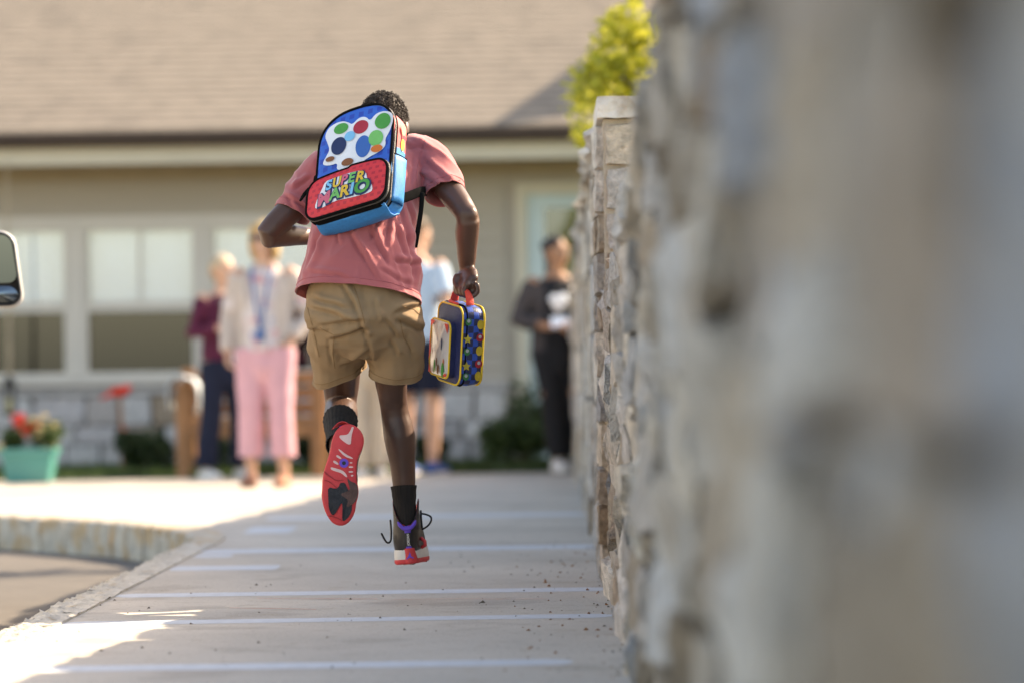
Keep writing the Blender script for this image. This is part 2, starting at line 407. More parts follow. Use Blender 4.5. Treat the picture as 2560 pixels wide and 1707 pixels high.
kerb = thing('kerb', None, None, (EDGE_X,10,0)); tag(kerb, kind='structure')
def kerb_block(p, q, wd, seed, tooled):
    p = Vector((p[0],p[1],0)); q = Vector((q[0],q[1],0)); d = (q-p); L = d.length; d.normalize(); nrm = Vector((d.y,-d.x,0))   # to the right of travel
    rnd = random.Random(seed)
    nl, nw, nh = max(4, int(L/(.035 if tooled else .018))), (6 if tooled else 9), 6
    m = MB(); bm = bmesh.new()
    def pt(u, v, wv):
        q3 = p + d*(.004 + u*(L-.008)) + nrm*(v*wd) + Vector((0,0,lerp(ROAD_Z-.02, .006, wv)))
        k = (noise.noise(q3*9)*.012 + noise.noise(q3*28)*.009)*(1-v)
        if not tooled: k = (noise.noise(q3*7)*.020 + noise.noise(q3*22)*.018 + noise.noise(q3*60)*.010)*(1-v)**.6
        if tooled and v < .05: k = k + .014*abs(noise.noise((u*L*26, seed, 0)))
        if v < .3 and wv > .7: k += .5*abs(noise.noise(q3*14))*.03*(1-v/.3)
        q3 += nrm*(k*(1 if v < .5 else 0)) + Vector((0,0,-.5*abs(k) - (.012*(1-v/.2) if v < .2 and wv > .9 else 0) + (rnd.random()-.5)*.002))
        if not tooled and wv > .9: q3.z += (.022*noise.noise(q3*11) + .018*noise.noise(q3*31+Vector((3,1,0))) + .010*noise.noise(q3*70))*(1-.8*v)
        return q3
    def sheet(f, a, b):
        vs = [f(i/a, j/b) for i in range(a+1) for j in range(b+1)]
        m.add(vs, [(i*(b+1)+j, (i+1)*(b+1)+j, (i+1)*(b+1)+j+1, i*(b+1)+j+1) for i in range(a) for j in range(b)])
    sheet(lambda u,v: pt(u,v,1), nl, nw); sheet(lambda u,v: pt(u,0,v), nl, nh)
    sheet(lambda u,v: pt(0,u,v), 3, 3); sheet(lambda u,v: pt(1,u,v), 3, 3); sheet(lambda u,v: pt(u,1,v), 3, 3)
    return link('kerb_stone', m, MT['kerb' if tooled else 'kerb_rough'], kerb, smooth=False)
yy = 5.0; k = 0
while yy < 16.6:
    L = random.Random(k).uniform(.45, .8); e = min(16.6, yy+L)
    kerb_block((EDGE_X, yy), (EDGE_X, e), .14, k, False); yy = e; k += 1
pts = [Vector((x,y)) for x,y in KERB[1:]]
acc = []
for i in range(len(pts)-1):                                  # short rough stones set on edge round the bend
    a, b = pts[i], pts[i+1]; n = max(1, int((b-a).length/.24))
    acc += [a.lerp(b, j/n) for j in range(n)]
acc.append(pts[-1])
for a, b in zip(acc[:-1], acc[1:]):
    if a.x < -6.2: continue
    kerb_block(a, b, .15, k, True); k += 1

mb = MB(); mb.prism([(-9,27.45),(WALL_X,28.35),(12,28.9),(12,31.6),(-12,31.6),(-12,27.2)], -.22, .004, lambda a,b,c: Vector((a,b,c)))
tag(link('lawn_strip', mb, MT['soil'], smooth=False), kind='structure')
mb = MB(); mb.prism([(.62,-5),(14,-5),(14,28.8),(.62,28.3)], -.22, .0, lambda a,b,c: Vector((a,b,c)))
tag(link('lawn', mb, MT['soil'], smooth=False), kind='structure')
def blades(name, area, n, h, label, seed):
    rnd = random.Random(seed); m = MB()
    for _ in range(n):
        x = rnd.uniform(area[0], area[1]); y = rnd.uniform(area[2], area[3]); a = rnd.uniform(0, math.pi); hh = h*rnd.uniform(.5,1.2); l = rnd.uniform(-.03,.03)
        dx, dy = math.cos(a)*.008, math.sin(a)*.008
        m.add([(x-dx,y-dy,0),(x+dx,y+dy,0),(x+l,y+l,hh)], [(0,1,2)])
    return tag(link(name, m, MT['leaf_m'], smooth=False, fix=False), label, 'grass', kind='stuff')
blades('grass', (-5.5,.4,28.2,30.8), 26000, .07, 'short green grass in the strip before the building', 3)

# ------------------------------------------------------------------ stones
def unit_stone(seed, cuts=2, rnd=.3, rough=.07):
    bm = bmesh.new(); bmesh.ops.create_cube(bm, size=1.0)
    bmesh.ops.subdivide_edges(bm, edges=bm.edges[:], cuts=cuts, use_grid_fill=True)
    for v in bm.verts:
        p = v.co.copy(); s = p.normalized()*.60
        p = p.lerp(s, rnd)
        p += Vector([noise.noise((p.x*2.2+seed*7.1, p.y*2.2+i*5, p.z*2.2))*rough*1.6 + noise.noise((p.x*5+seed*3.3, p.y*5+i*9, p.z*5))*rough*.7 for i in range(3)])
        v.co = p
    me = bpy.data.meshes.new('stone'); bm.to_mesh(me); bm.free()
    me.polygons.foreach_set('use_smooth', [False]*len(me.polygons)); return me
US = [unit_stone(i, 3 if i < 6 else 2, .22+.02*(i%4), .085) for i in range(12)]
UH = [unit_stone(30+i, 2, .16, .05) for i in range(6)]
UB = [unit_stone(60+i, 3, .15, .05) for i in range(8)]
for x in UB: x.materials.append(MT['stone'])
for x in US: x.materials.append(MT['stone'])
for x in UH: x.materials.append(MT['stone_house'])
SR = random.Random(21)
def stone(loc, size, parent, meshes=US, tilt=3.0):
    me = meshes[SR.randrange(len(meshes))]
    o = bpy.data.objects.new('stone', me); C.objects.link(o); o.parent = parent
    o.matrix_parent_inverse = parent.matrix_basis.inverted()
    o.location = loc; o.scale = size
    o.rotation_euler = (R(SR.uniform(-tilt,tilt)) + (math.pi if SR.random()<.5 else 0), R(SR.uniform(-tilt,tilt)), R(SR.uniform(-tilt,tilt)))
    return o
def courses(y0, y1, top, hr, wr, put, cap=.07):
    """rubble courses over a face: put(yc, zc, w, h)"""
    z = -.04; row = 0
    while z < max(top(y0), top(y1)):
        h = SR.uniform(*hr); y = y0 + SR.uniform(-.2, 0); row += 1
        while y < y1:
            w_ = SR.uniform(*wr); e = min(y + w_, y1)
            if e - y > .05:
                hh = h*SR.uniform(.88, 1.06); t = top((y+e)/2) - cap
                zz = z
                if z < t - .03:
                    if z + hh > t: hh = t - z
                    elif t - (z+hh) < .06: hh = t - z
                    yc = (max(y, y0)+e)/2
                    put(yc, zz + hh/2, (e - max(y,y0)), hh)
            y = e
        z += h
def wall_core(name, prof, x0, x1, parent, mt='mortar'):
    m = MB(); m.prism(prof, x0, x1, lambda a,b,c: Vector((c,a,b))); return link(name, m, MT[mt], parent, smooth=False)

def topA(y): return 1.80 - (y-.5)*.060
def topB(y):
    pts = [(13.9,1.66),(17,1.62),(19,1.55),(22,1.38),(26,1.18),(28,1.0),(30,.78)]
    for (a,b),(c,d) in zip(pts[:-1],pts[1:]):
        if y <= c: return lerp(b,d,max(0,(y-a)/(c-a)))
    return pts[-1][1]
def putA(y, z, w_, h):
    d = lambda: WALL_X+.062-SR.uniform(-.006,.024)
    r = SR.random()
    if r < .12 and h > .17:                                   # two flat stones in place of one
        q = SR.uniform(.35,.65); stone((d(),y,z-h/2+h*q/2),(.13,w_*.975,h*q*.94),wallA); stone((d(),y,z+h/2-h*(1-q)/2),(.13,w_*.975,h*(1-q)*.97),wallA)
    else: stone((d(),y,z),(.14,w_*.96,h*.95),wallA, tilt=5)
wallA = thing('stone_wall', 'near rubble stone wall filling the right side, sloping down towards the square pillar', 'wall', (WALL_X+.18, 6.5, 0))
wall_core('mortar_core', [(.4,-.15),(12.98,-.15),(12.98,topA(12.98)-.08),(.4,topA(.4)-.08)], WALL_X+.05, WALL_X+.36, wallA)
y = 1.3                                                        # uncoursed rubble: uneven piles, side edges out of line
while y < 12.98:
    big = 1.22 if y < 6.5 else 1.0; wc = min(SR.uniform(.27,.46)*big, 13.0-y); wc = 13.0-y if 13.0-(y+wc) < .12 else wc; z = -.04 - SR.uniform(0,.08); t = topA(y+wc/2)-.07
    while z < t-.02:
        h = SR.uniform(.10,.26)*(1.05 if big > 1.1 else 1.0); h = t-z if t-(z+h) < .07 else h
        js = SR.uniform(-.055,.055); jw = SR.uniform(-.03,.05)
        if y+wc/2+js+(wc+jw)/2 > 13.0: js = 13.0-(y+wc/2)-(wc+jw)/2
        stone((WALL_X+.066-SR.uniform(-.010,.030), y+wc/2+js, z+h/2), (.14, (wc+jw)*(.94 if big > 1.1 else .97), h*(.92 if big > 1.1 else .955)), wallA, tilt=6); z += h
    y += wc
y = .4
while y < 12.95:
    L = min(SR.uniform(.35,.6), 13.0-y)
    stone((WALL_X+.195, y+L/2, topA(y+L/2)-.045), (.38, L*.98, .085), wallA, tilt=1.5); y += L
wallB = thing('stone_wall', 'far stretch of rubble stone wall behind the pillar, dropping low near the building', 'wall', (WALL_X+.18, 22, 0))
wall_core('mortar_core', [(13.95,-.15),(30,-.15)] + [(q, topB(q)-.08) for q in (30,28,26,22,19,17,13.95)], WALL_X+.012, WALL_X+.36, wallB, 'mortar_light')
courses(14.0, 30.0, topB, (.19,.32), (.42,.8), lambda y,z,w_,h: stone((WALL_X+.055-SR.uniform(0,.014), y, z), (.14, w_*.98, h*.97), wallB, UB, tilt=1.0))
y = 14.0
while y < 29.9:
    L = min(SR.uniform(.5,.9), 30-y)
    stone((WALL_X+.16, y+L/2, topB(y+L/2)-.045), (.40, L*.98, .09), wallB, tilt=2); y += L
pil = thing('stone_pillar', 'square stone pillar with flat cap slab rising between the two walls', 'pillar', (.5,13.3,0))
PX0, PX1, PY0, PY1, PZ = .198, .80, 13.02, 13.92, 1.655
m = MB(); m.box((PX0+.012,PY0+.012,-.1),(PX1-.03,PY1-.03,PZ-.075)); link('mortar_core', m, MT['mortar_light'], pil, smooth=False)
z = 0.0
while z < PZ-.09:
    h = min(SR.uniform(.12,.19), PZ-.085-z)
    x = PX0+.012
    while x < PX1-.02:
        w_ = min(SR.uniform(.17,.24), PX1-x)
        if PX1-(x+w_) < .05: w_ = PX1-x
        stone((x+w_/2, PY0+.045-SR.uniform(0,.012), z+h/2), (w_*.92,.10,h*.90), pil, UB, tilt=1.2); x += w_
    for sx in (PX0+.05,):
        y = PY0+.10
        while y < PY1-.02:
            w_ = min(SR.uniform(.2,.34), PY1-y)
            stone((sx-SR.uniform(0,.012), y+w_/2, z+h/2), (.12,w_*.96,h*.93), pil, UB, tilt=1); y += w_
    z += h
for i,(a,b) in enumerate(((0,.30),(.30,.66))):
    m = MB(); n_ = 10
    for q in range(1): m.rings([[Vector((PX0-.008+a+(b-a-.008)*u+.006*noise.noise((u*9,z_*40,i)), PY0-.02+(PY1-PY0+.05)*v+.006*noise.noise((v*9,z_*40,i+3)), z_+.004*noise.noise((u*7,v*7,i)))) for u,v in [(k_/n_,0) for k_ in range(n_)]+[(1,k_/n_) for k_ in range(n_)]+[(1-k_/n_,1) for k_ in range(n_)]+[(0,1-k_/n_) for k_ in range(n_)]] for z_ in (PZ-.072,PZ-.066,PZ-.03,PZ-.006,PZ)], (True,True))
    link('cap_stone', m, MT['stone'], pil, smooth=False)

# crumbs of grit, leaf bits along the wall foot
def grit(name, label, n, mt, seed, xr, yr, sz, near_wall=True):
    rnd = random.Random(seed); m = MB()
    for _ in range(n):
        t = rnd.random()**2.2 if near_wall else rnd.random()
        x = xr[1] - t*(xr[1]-xr[0]); y = rnd.uniform(*yr); s = rnd.uniform(*sz)*(1 - .4*t)
        a = [Vector((math.cos(q)*s*rnd.uniform(.6,1.2), math.sin(q)*s*rnd.uniform(.6,1.2), 0)) for q in (0,1.6,3.1,4.7)]
        c = Vector((x,y,.0005)); top = c + Vector((rnd.uniform(-.3,.3)*s, rnd.uniform(-.3,.3)*s, s*rnd.uniform(.5,1.1)))
        m.add([c+a[0],c+a[1],c+a[2],c+a[3],top], [(0,1,4),(1,2,4),(2,3,4),(3,0,4)])
    return tag(link(name, m, mt, smooth=False), label, 'debris', kind='stuff')
MT['grit'] = mat('grit', (.12,.10,.08), .95, .4, 30); MT['dry_leaf'] = mat('dry_leaf', (.24,.10,.035), .9, .4, 30)
grit('gravel', 'small dark grit scattered along the wall foot and over the concrete walk', 190, MT['grit'], 5, (-1.4,.21), (9,18), (.002,.006))
grit('leaf_litter', 'brown leaf crumbs gathered where the walk meets the stone wall', 80, MT['dry_leaf'], 6, (-.12,.21), (9,16), (.004,.010))
grit('pebble', 'few loose pebbles lying on the left half of the walk', 26, MT['grit'], 8, (-1.5,-.2), (10,13.5), (.004,.011), False)

# ------------------------------------------------------------------ building
FY = 31.0
bld = thing('building', 'long low building with brown shingle roof, tan lap siding and stone base', 'building', (-1, FY, 0))
def bpart(name, lo, hi, m_, par=None, bev=0):
    m = MB(); m.box(lo, hi); o = link(name, m, m_, par or bld, smooth=False)
    if bev: bevel(o, bev, 2)
    return o
BX0, BX1 = -10.0, 9.0
WX0, WX1, WZ0, WZ1 = -4.88, -1.72, .74, 1.97
DX0, DX1, DZ1 = -.22, 1.02, 2.26
EZ = 2.50
def wallseg(x0, x1, z0, z1): bpart('wall', (x0, FY+.03, z0), (x1, FY+.2, z1), MT['siding'])
wallseg(BX0, WX0, 0, EZ); wallseg(WX0, WX1, 0, WZ0); wallseg(WX0, WX1, WZ1, EZ); wallseg(WX1, DX0, 0, EZ); wallseg(DX0, DX1, DZ1, EZ); wallseg(DX1, BX1, 0, EZ)
bpart('back_room', (BX0, FY+2.6, 0), (BX1, FY+2.8, EZ), MT['interior']); bpart('room_floor', (BX0, FY+.2, -.1), (BX1, FY+2.6, 0.02), MT['interior'])
bpart('room_ceiling', (BX0, FY+.2, EZ-.03), (BX1, FY+2.6, EZ), MT['interior'])
def board(x0, x1, z):
    m = MB(); e = .118
    m.add([(x0,FY+.006,z),(x1,FY+.006,z),(x1,FY+.024,z+e),(x0,FY+.024,z+e),(x0,FY+.029,z),(x1,FY+.029,z)], [(0,1,2,3),(0,4,5,1)])
    link('siding_board', m, MT['siding'], bld, smooth=False)
z = .66
while z < EZ-.02:
    segs = [(BX0,WX0-.06),(WX1+.06,DX0-.09),(DX1+.09,BX1)]
    if z > WZ1+.05: segs = [(BX0,DX0-.09),(DX1+.09,BX1)]
    if z > DZ1+.06: segs = [(BX0,BX1)]
    for a,b in segs: board(a,b,z)
    z += .115
# stone base, each stone its own piece, and its cap
z = 0
while z < .58:
    h = min(SR.uniform(.14,.24), .60-z); h = .60-z if .60-(z+h) < .08 else h; x = -6.2
    while x < DX0-.1:
        w_ = min(SR.uniform(.2,.46), DX0-.09-x)
        stone((x+w_/2, FY-.035, z+h/2), (w_*.955, .14, h*.94), bld, UH, 1.5); x += w_
    z += h
bpart('base_mortar', (-6.3, FY-.03, 0), (DX0-.08, FY+.029, .60), MT['mortar'])
bpart('base_cap', (-6.3, FY-.12, .60), (DX0-.08, FY+.029, .655), MT['stone_house'], bev=.008)
# windows
def window(x0, x1):
    f = .045; m = MB()
    m.box((x0,FY-.012,WZ0),(x0+f,FY+.09,WZ1)); m.box((x1-f,FY-.012,WZ0),(x1,FY+.09,WZ1))
    m.box((x0+f,FY-.012,WZ0),(x1-f,FY+.09,WZ0+f)); m.box((x0+f,FY-.012,WZ1-f),(x1-f,FY+.09,WZ1))
    fr = link('window', m, MT['winframe'], bld, smooth=False)
    zr0, zr1 = 1.27, 1.355
    m = MB(); m.box((x0+f,FY+.0,zr0),(x1-f,FY+.075,zr1)); link('meeting_rail', m, MT['winframe'], fr, smooth=False)
    m = MB(); m.box((x0+f,FY+.045,zr1),(x1-f,FY+.05,WZ1-f)); link('pane', m, MT['pane_hi'], fr, smooth=False)
    m = MB(); m.box((x0+f,FY+.03,WZ0+f),(x1-f,FY+.035,zr0)); link('pane', m, MT['pane_lo'], fr, smooth=False)
    m = MB(); n = 14
    for i in range(n):
        a = zr1+.0 + (WZ1-f-zr1)*i/n; b = zr1 + (WZ1-f-zr1)*(i+1)/n
        m.box((x0+f+.01,FY+.085,a+.002),(x1-f-.01,FY+.092,b-.002))
    link('blind', m, MT['blind'], fr, smooth=False)
    m = MB(); xm = (x0+x1)/2; m.box((xm-.012,FY+.028,zr1+.002),(xm+.012,FY+.044,WZ1-f-.002)); link('muntin', m, MT['winframe'], fr, smooth=False)
for a, b in ((-4.86,-3.83),(-3.73,-2.79),(-2.71,-1.76)): window(a, b)
for a, b in ((-3.83,-3.73),(-2.79,-2.71)): bpart('mullion', (a+.003,FY-.02,WZ0+.003), (b-.003,FY+.1,WZ1-.003), MT['winframe'])
bpart('sill', (WX0-.08,FY-.07,WZ0-.06), (WX1+.06,FY+.028,WZ0-.003), MT['winframe'], bev=.006)
for lo, hi in (((WX0-.05,FY-.018,WZ0),(WX0+.017,FY+.028,WZ1+.07)),((WX1-.037,FY-.018,WZ0),(WX1+.05,FY+.028,WZ1+.07)),((WX0+.02,FY-.018,WZ1+.003),(WX1-.04,FY+.028,WZ1+.07))):
    bpart('window_trim', lo, hi, MT['winframe'])
# things in the room behind the low panes
bpart('room_table', (-4.9,FY+.7,.02), (-3.9,FY+1.3,.92), MT['gutter'], bev=.01)
bpart('room_cabinet', (-3.7,FY+1.6,.02), (-2.4,FY+2.2,1.2), MT['interior'], bev=.01)
# door with glass
m = MB()
m.box((DX0,FY-.02,0.02),(DX0+.09,FY+.12,DZ1)); m.box((DX1-.09,FY-.02,.02),(DX1,FY+.12,DZ1)); m.box((DX0+.09,FY-.02,DZ1-.09),(DX1-.09,FY+.12,DZ1))
dr = link('door_frame', m, MT['trim'], bld, smooth=False)
m = MB(); a, b = DX0+.092, DX1-.092
m.box((a,FY+.02,.03),(a+.14,FY+.065,DZ1-.092)); m.box((b-.14,FY+.02,.03),(b,FY+.065,DZ1-.092)); m.box((a+.14,FY+.02,DZ1-.20),(b-.14,FY+.065,DZ1-.092)); m.box((a+.14,FY+.02,.03),(b-.14,FY+.065,.32))
dl = link('door', m, MT['doorframe'], bld, smooth=False)
m = MB(); m.box((a+.14,FY+.04,.32),(b-.14,FY+.045,DZ1-.20)); link('pane', m, MT['doorglass'], dl, smooth=False)
m = MB(); m.tube([(b-.07,FY-.03,.95),(b-.07,FY-.03,1.2)],[.012,.012],8); m.tube([(b-.07,FY+.03,.97),(b-.07,FY-.03,.97)],[.008,.008],6); link('handle', m, MT['black_metal'], dl)
# eave: soffit, fascia, gutter
EY = 30.35
bpart('soffit', (BX0-.3,EY+.03,EZ-.06), (BX1,FY+.03,EZ-.035), MT['soffit'])
bpart('frieze_board', (BX0,FY-.03,EZ-.17), (BX1,FY+.004,EZ-.062), MT['soffit'])
bpart('fascia', (BX0-.3,EY,EZ-.08), (BX1,EY+.028,EZ+.075), MT['trim'], bev=.004)
m = MB(); gp = [(-.12,.085),(-.115,.0),(-.09,-.03),(-.002,-.03),(-.002,.085),(-.012,.085),(-.012,-.018),(-.085,-.018),(-.105,.005),(-.108,.085)]
m.prism(gp, BX0-.3, BX1, lambda a,b,c: Vector((c, EY+a, EZ+.09+b))); link('gutter', m, MT['gutter'], bld, smooth=False)
m = MB(); m.tube([(.2+1.1,EY-.06,EZ+.07),(1.3,EY-.03,EZ-.1),(1.3,FY-.05,EZ-.3),(1.3,FY-.05,.1)],[.035]*4,10); link('downspout', m, MT['gutter'], bld)
# roof of overlapping shingle courses
SL = .5; ang = math.atan(SL); cs, sn = math.cos(ang), math.sin(ang); run = 6.5/cs
RZ0 = EZ+.135; RY0 = EY-.05
def rp(x, t, lift): return Vector((x, RY0 + t*cs - lift*sn, RZ0 + t*sn + lift*cs))
t = 0.0; i = 0
while t < run:
    e = .145; m = MB(); x0, x1 = BX0-.35, BX1+.2
    j = SR.uniform(-.004,.004)
    m.add([rp(x0,t,.012),rp(x1,t,.012),rp(x1,t+e*1.25,.003),rp(x0,t+e*1.25,.003),rp(x0,t,.0),rp(x1,t,.0)], [(0,1,2,3),(0,4,5,1)])
    link('shingle_course', m, MT['shingle'], bld, smooth=False); t += e + j; i += 1
m = MB(); m.add([rp(BX0-.35,0,-.03),rp(BX1+.2,0,-.03),rp(BX1+.2,run,-.03),rp(BX0-.35,run,-.03),(BX0-.35,RY0+13,RZ0-.03),(BX1+.2,RY0+13,RZ0-.03)], [(0,1,2,3),(3,2,5,4)])
link('roof_deck', m, MT['gutter'], bld, smooth=False)
# hidden gable added further right, placed so its ridge shades the shingles
gx, gz, gy0, gy1, gh = -.47+SUN.x*3.9, RZ0+SUN.z*3.9, RY0+SUN.y*3.9, 37.5, 1.7
m = MB(); m.add([(gx-gh,gy0,2.7),(gx+gh,gy0,2.7),(gx,gy0,gz),(gx-gh,gy1,2.7),(gx+gh,gy1,2.7),(gx,gy1,gz)], [(0,1,2),(5,4,3),(0,2,5,3),(1,4,5,2)])
link('shade_gable', m, MT['shingle'], bld, smooth=False)
# ------------------------------------------------------------------ plants
def leaves(m, centers, n, size, rnd, flat=.5):
    for _ in range(n):
        c, r = centers[rnd.randrange(len(centers))]
        d = Vector((rnd.gauss(0,1),rnd.gauss(0,1),rnd.gauss(0,1))).normalized()
        p = Vector(c) + d*(r*rnd.uniform(.35,1.05)**.7)
        a = Vector((rnd.gauss(0,1),rnd.gauss(0,1),rnd.gauss(0,flat))).normalized(); b = a.cross(Vector((rnd.gauss(0,1),rnd.gauss(0,1),rnd.gauss(0,1)))).normalized()
        s = size*rnd.uniform(.6,1.3)
        m.add([p-a*s, p+b*s*.45, p+a*s, p-b*s*.45], [(0,1,2,3)])
def shrub(name, label, loc, rx, rz, n, size, mt, seed, group=None, cat='shrub'):
    rnd = random.Random(seed); o = thing(name, label, cat, loc, group=group); x,y,z0 = loc
    cs_ = []
    for _ in range(14):
        cs_.append(((x+rnd.uniform(-rx,rx)*.7, y+rnd.uniform(-.5,.5)*rx, z0+rz*rnd.uniform(.35,.8)), rz*rnd.uniform(.22,.36)))
    m = MB(); leaves(m, cs_, n, size, rnd); link('foliage', m, mt, o, smooth=False, fix=False)
    m = MB()
    for c,_ in cs_[:6]: m.tube([(x+rnd.uniform(-.04,.04),y,z0),( (x+c[0])/2,y,z0+rz*.3),c],[.012,.009,.004],6)
    link('stem', m, MT['bark'], o); return o
G = 'shrubs along the stone base'
shrub('shrub', 'dense clipped dark green shrub left of the wooden bench', P(362,1175,29.2)*Vector((1,1,0)) if False else (P(362,1175,29.2).x,29.2,0), .21, .34, 2600, .028, MT['leaf_d'], 1, G)
shrub('shrub', 'dark green shrub low behind the bench legs', (P(790,1160,29.6).x,29.6,0), .22, .33, 2200, .028, MT['leaf_d'], 2, G)
shrub('shrub', 'small green shrub beside the shins of the man in navy shorts', (P(1075,1160,29.8).x,29.8,0), .15, .25, 1400, .03, MT['leaf_d'], 3, G)
shrub('shrub', 'loose broad green shrub left of the white sneakers by the wall', (P(1290,1150,29.5).x,29.5,0), .27, .36, 2000, .036, MT['leaf_m'], 4, G)
shrub('shrub', 'tall thin pale green plant at the door frame', (P(1325,1000,30.3).x,30.3,0), .12, .62, 900, .035, MT['leaf_m'], 5, G)
shrub('shrub', 'low green plant tucked beneath the window behind the navy trousers', (P(520,1160,29.7).x,29.7,0), .20, .30, 1500, .03, MT['leaf_m'], 6, G)
# yellow blossom near the door
fl = thing('flower', 'single round yellow blossom beside the dark trousers near the wall', 'flower', (P(1416,1100,28.6).x,28.6,0))
bp = P(1416,1020,28.6); m = MB(); m.tube([(bp.x,28.6,0),(bp.x+.01,28.6,.2),bp],[.006,.006,.004],6); link('stem', m, MT['leaf_m'], fl)
for k in range(9):
    a = 2*math.pi*k/9; d = Vector((math.cos(a),-.35,math.sin(a))); m = MB(); s = Vector((-math.sin(a),0,math.cos(a)))
    m.add([bp, bp+d*.03+s*.014, bp+d*.052, bp+d*.03-s*.014], [(0,1,2,3)]); link('petal', m, MT['yel_petal'], fl, smooth=False)
# tree behind the wall
tr = thing('tree', 'small tree with sunlit yellow green leaves rising behind the stone pillar', 'tree', (1.05,19.6,0))
rnd = random.Random(12); m = MB()
limbs = [(.42,19.4,2.2),(.55,19.8,2.5),(.7,19.3,2.75),(1.0,19.6,3.0),(1.4,19.9,2.8),(1.6,19.3,2.4),(.35,19.5,1.95)]
m.tube([(1.05,19.6,0),(1.02,19.6,.9),(1.0,19.6,1.6)],[.06,.05,.042],10)
for l in limbs: m.tube([(1.0,19.6,1.5),((1.0+l[0])/2,(19.6+l[1])/2,(1.6+l[2])/2+.05),l],[.03,.02,.006],7)
link('trunk', m, MT['bark'], tr)
cl = []
for l in limbs:
    for _ in range(5): cl.append(((l[0]+rnd.uniform(-.2,.2), l[1]+rnd.uniform(-.3,.3), l[2]+rnd.uniform(-.24,.18)), rnd.uniform(.05,.17)))
for px,py in ((1462,205),(1480,188),(1500,125),(1530,82),(1560,60),(1590,110),(1550,160),(1520,220),(1580,205),(1620,85),(1465,238),(1466,352),(1500,180),(1540,120),(1600,160),(1570,240),(1530,190),(1490,235),(1600,50),(1640,120)):
    q = P(px,py,19.5); cl.append(((q.x,19.5+rnd.uniform(-.2,.2),q.z), rnd.uniform(.05,.10))); cl.append(((q.x+rnd.uniform(-.05,.05),19.5+rnd.uniform(-.2,.2),q.z+rnd.uniform(-.05,.05)), .08))
m = MB(); leaves(m, cl, 3300, .027, rnd); link('crown', m, MT['leaf_y'], tr, smooth=False, fix=False)

# turquoise planter with flowers
pb = P(68,1208,27.15); pl_ = thing('planter', 'turquoise tapered planter pot at the left edge of the plaza', 'planter', (pb.x,27.3,0))
m = MB()
def sq(z, h): return [Vector((pb.x+sx*h, 27.3+sy*h, z)) for sx,sy in ((-1,-1),(1,-1),(1,1),(-1,1))]
m.rings([sq(0,.145),sq(.005,.15),sq(.20,.178),sq(.20,.195),sq(.245,.2),sq(.245,.18),sq(.21,.175)], (True,False)); bevel(link('pot', m, MT['turq'], pl_, smooth=False), .006, 2)
m = MB(); m.add([p for p in sq(.225,.177)], [(0,1,2,3)]); link('soil', m, MT['potsoil'], pl_, smooth=False)
bq = thing('flowering_plant', 'mixed red and pale flowers with trailing leaves in the turquoise planter', 'plant', (pb.x,27.3,.225))
rnd = random.Random(4); m = MB(); leaves(m, [((pb.x+rnd.uniform(-.18,.2),27.3+rnd.uniform(-.12,.12),.27+rnd.uniform(0,.13)),.07) for _ in range(12)], 900, .03, rnd); link('foliage', m, MT['leaf_m'], bq, smooth=False, fix=False)
def blossom(c, s, mt):
    m = MB()
    for k in range(16):
        d = Vector((rnd.gauss(0,1),rnd.gauss(0,1),rnd.gauss(0,1))).normalized(); e = d.cross(Vector((rnd.random(),rnd.random(),1))).normalized()
        m.add([c+d*s*.3, c+d*s+e*s*.5, c+d*s*1.2, c+d*s-e*s*.5], [(0,1,2,3)])
    link('blossom', m, mt, bq, smooth=False)
for _ in range(9): blossom(Vector((pb.x+rnd.uniform(-.10,.06),27.22+rnd.uniform(-.08,.05),.38+rnd.uniform(-.04,.08))), .035, MT['red_petal'])
for _ in range(8): blossom(Vector((pb.x+rnd.uniform(.02,.22),27.2+rnd.uniform(-.08,.05),.33+rnd.uniform(-.08,.14))), .03, MT['pale_petal'])
for _ in range(3): blossom(Vector((pb.x+rnd.uniform(-.22,-.1),27.15,.26+rnd.uniform(-.08,.05))), .03, MT['pale_petal'])

# lantern hung on a cord in front of the window
lp = P(24,1000,30.3); x0 = lp.x
lan = thing('hanging_lantern', 'small dark lantern hanging on a pale cord before the left window', 'lantern', (x0,30.3,.45))
m = MB(); m.tube([(x0,30.3,.78),(x0+.004,30.3,1.4),(x0,30.3,EZ-.04)],[.02,.012,.006],6); link('cord', m, MT['twine'], lan)
m = MB()
for z0, z1, r0, r1 in ((.70,.78,.05,.012),(.685,.70,.062,.062),(.45,.475,.06,.052)): m.tube([(x0,30.3,z0),(x0,30.3,z1)],[r0,r1],12,round_caps=False)
for k in range(6):
    a = k*math.pi/3; m.tube([(x0+.05*math.cos(a),30.3+.05*math.sin(a),.47),(x0+.05*math.cos(a),30.3+.05*math.sin(a),.69)],[.006,.006],6)
link('cage', m, MT['black_metal'], lan)
m = MB(); m.tube([(x0,30.3,.475),(x0,30.3,.57)],[.025,.025],12); link('candle', m, MT['pale_petal'], lan)

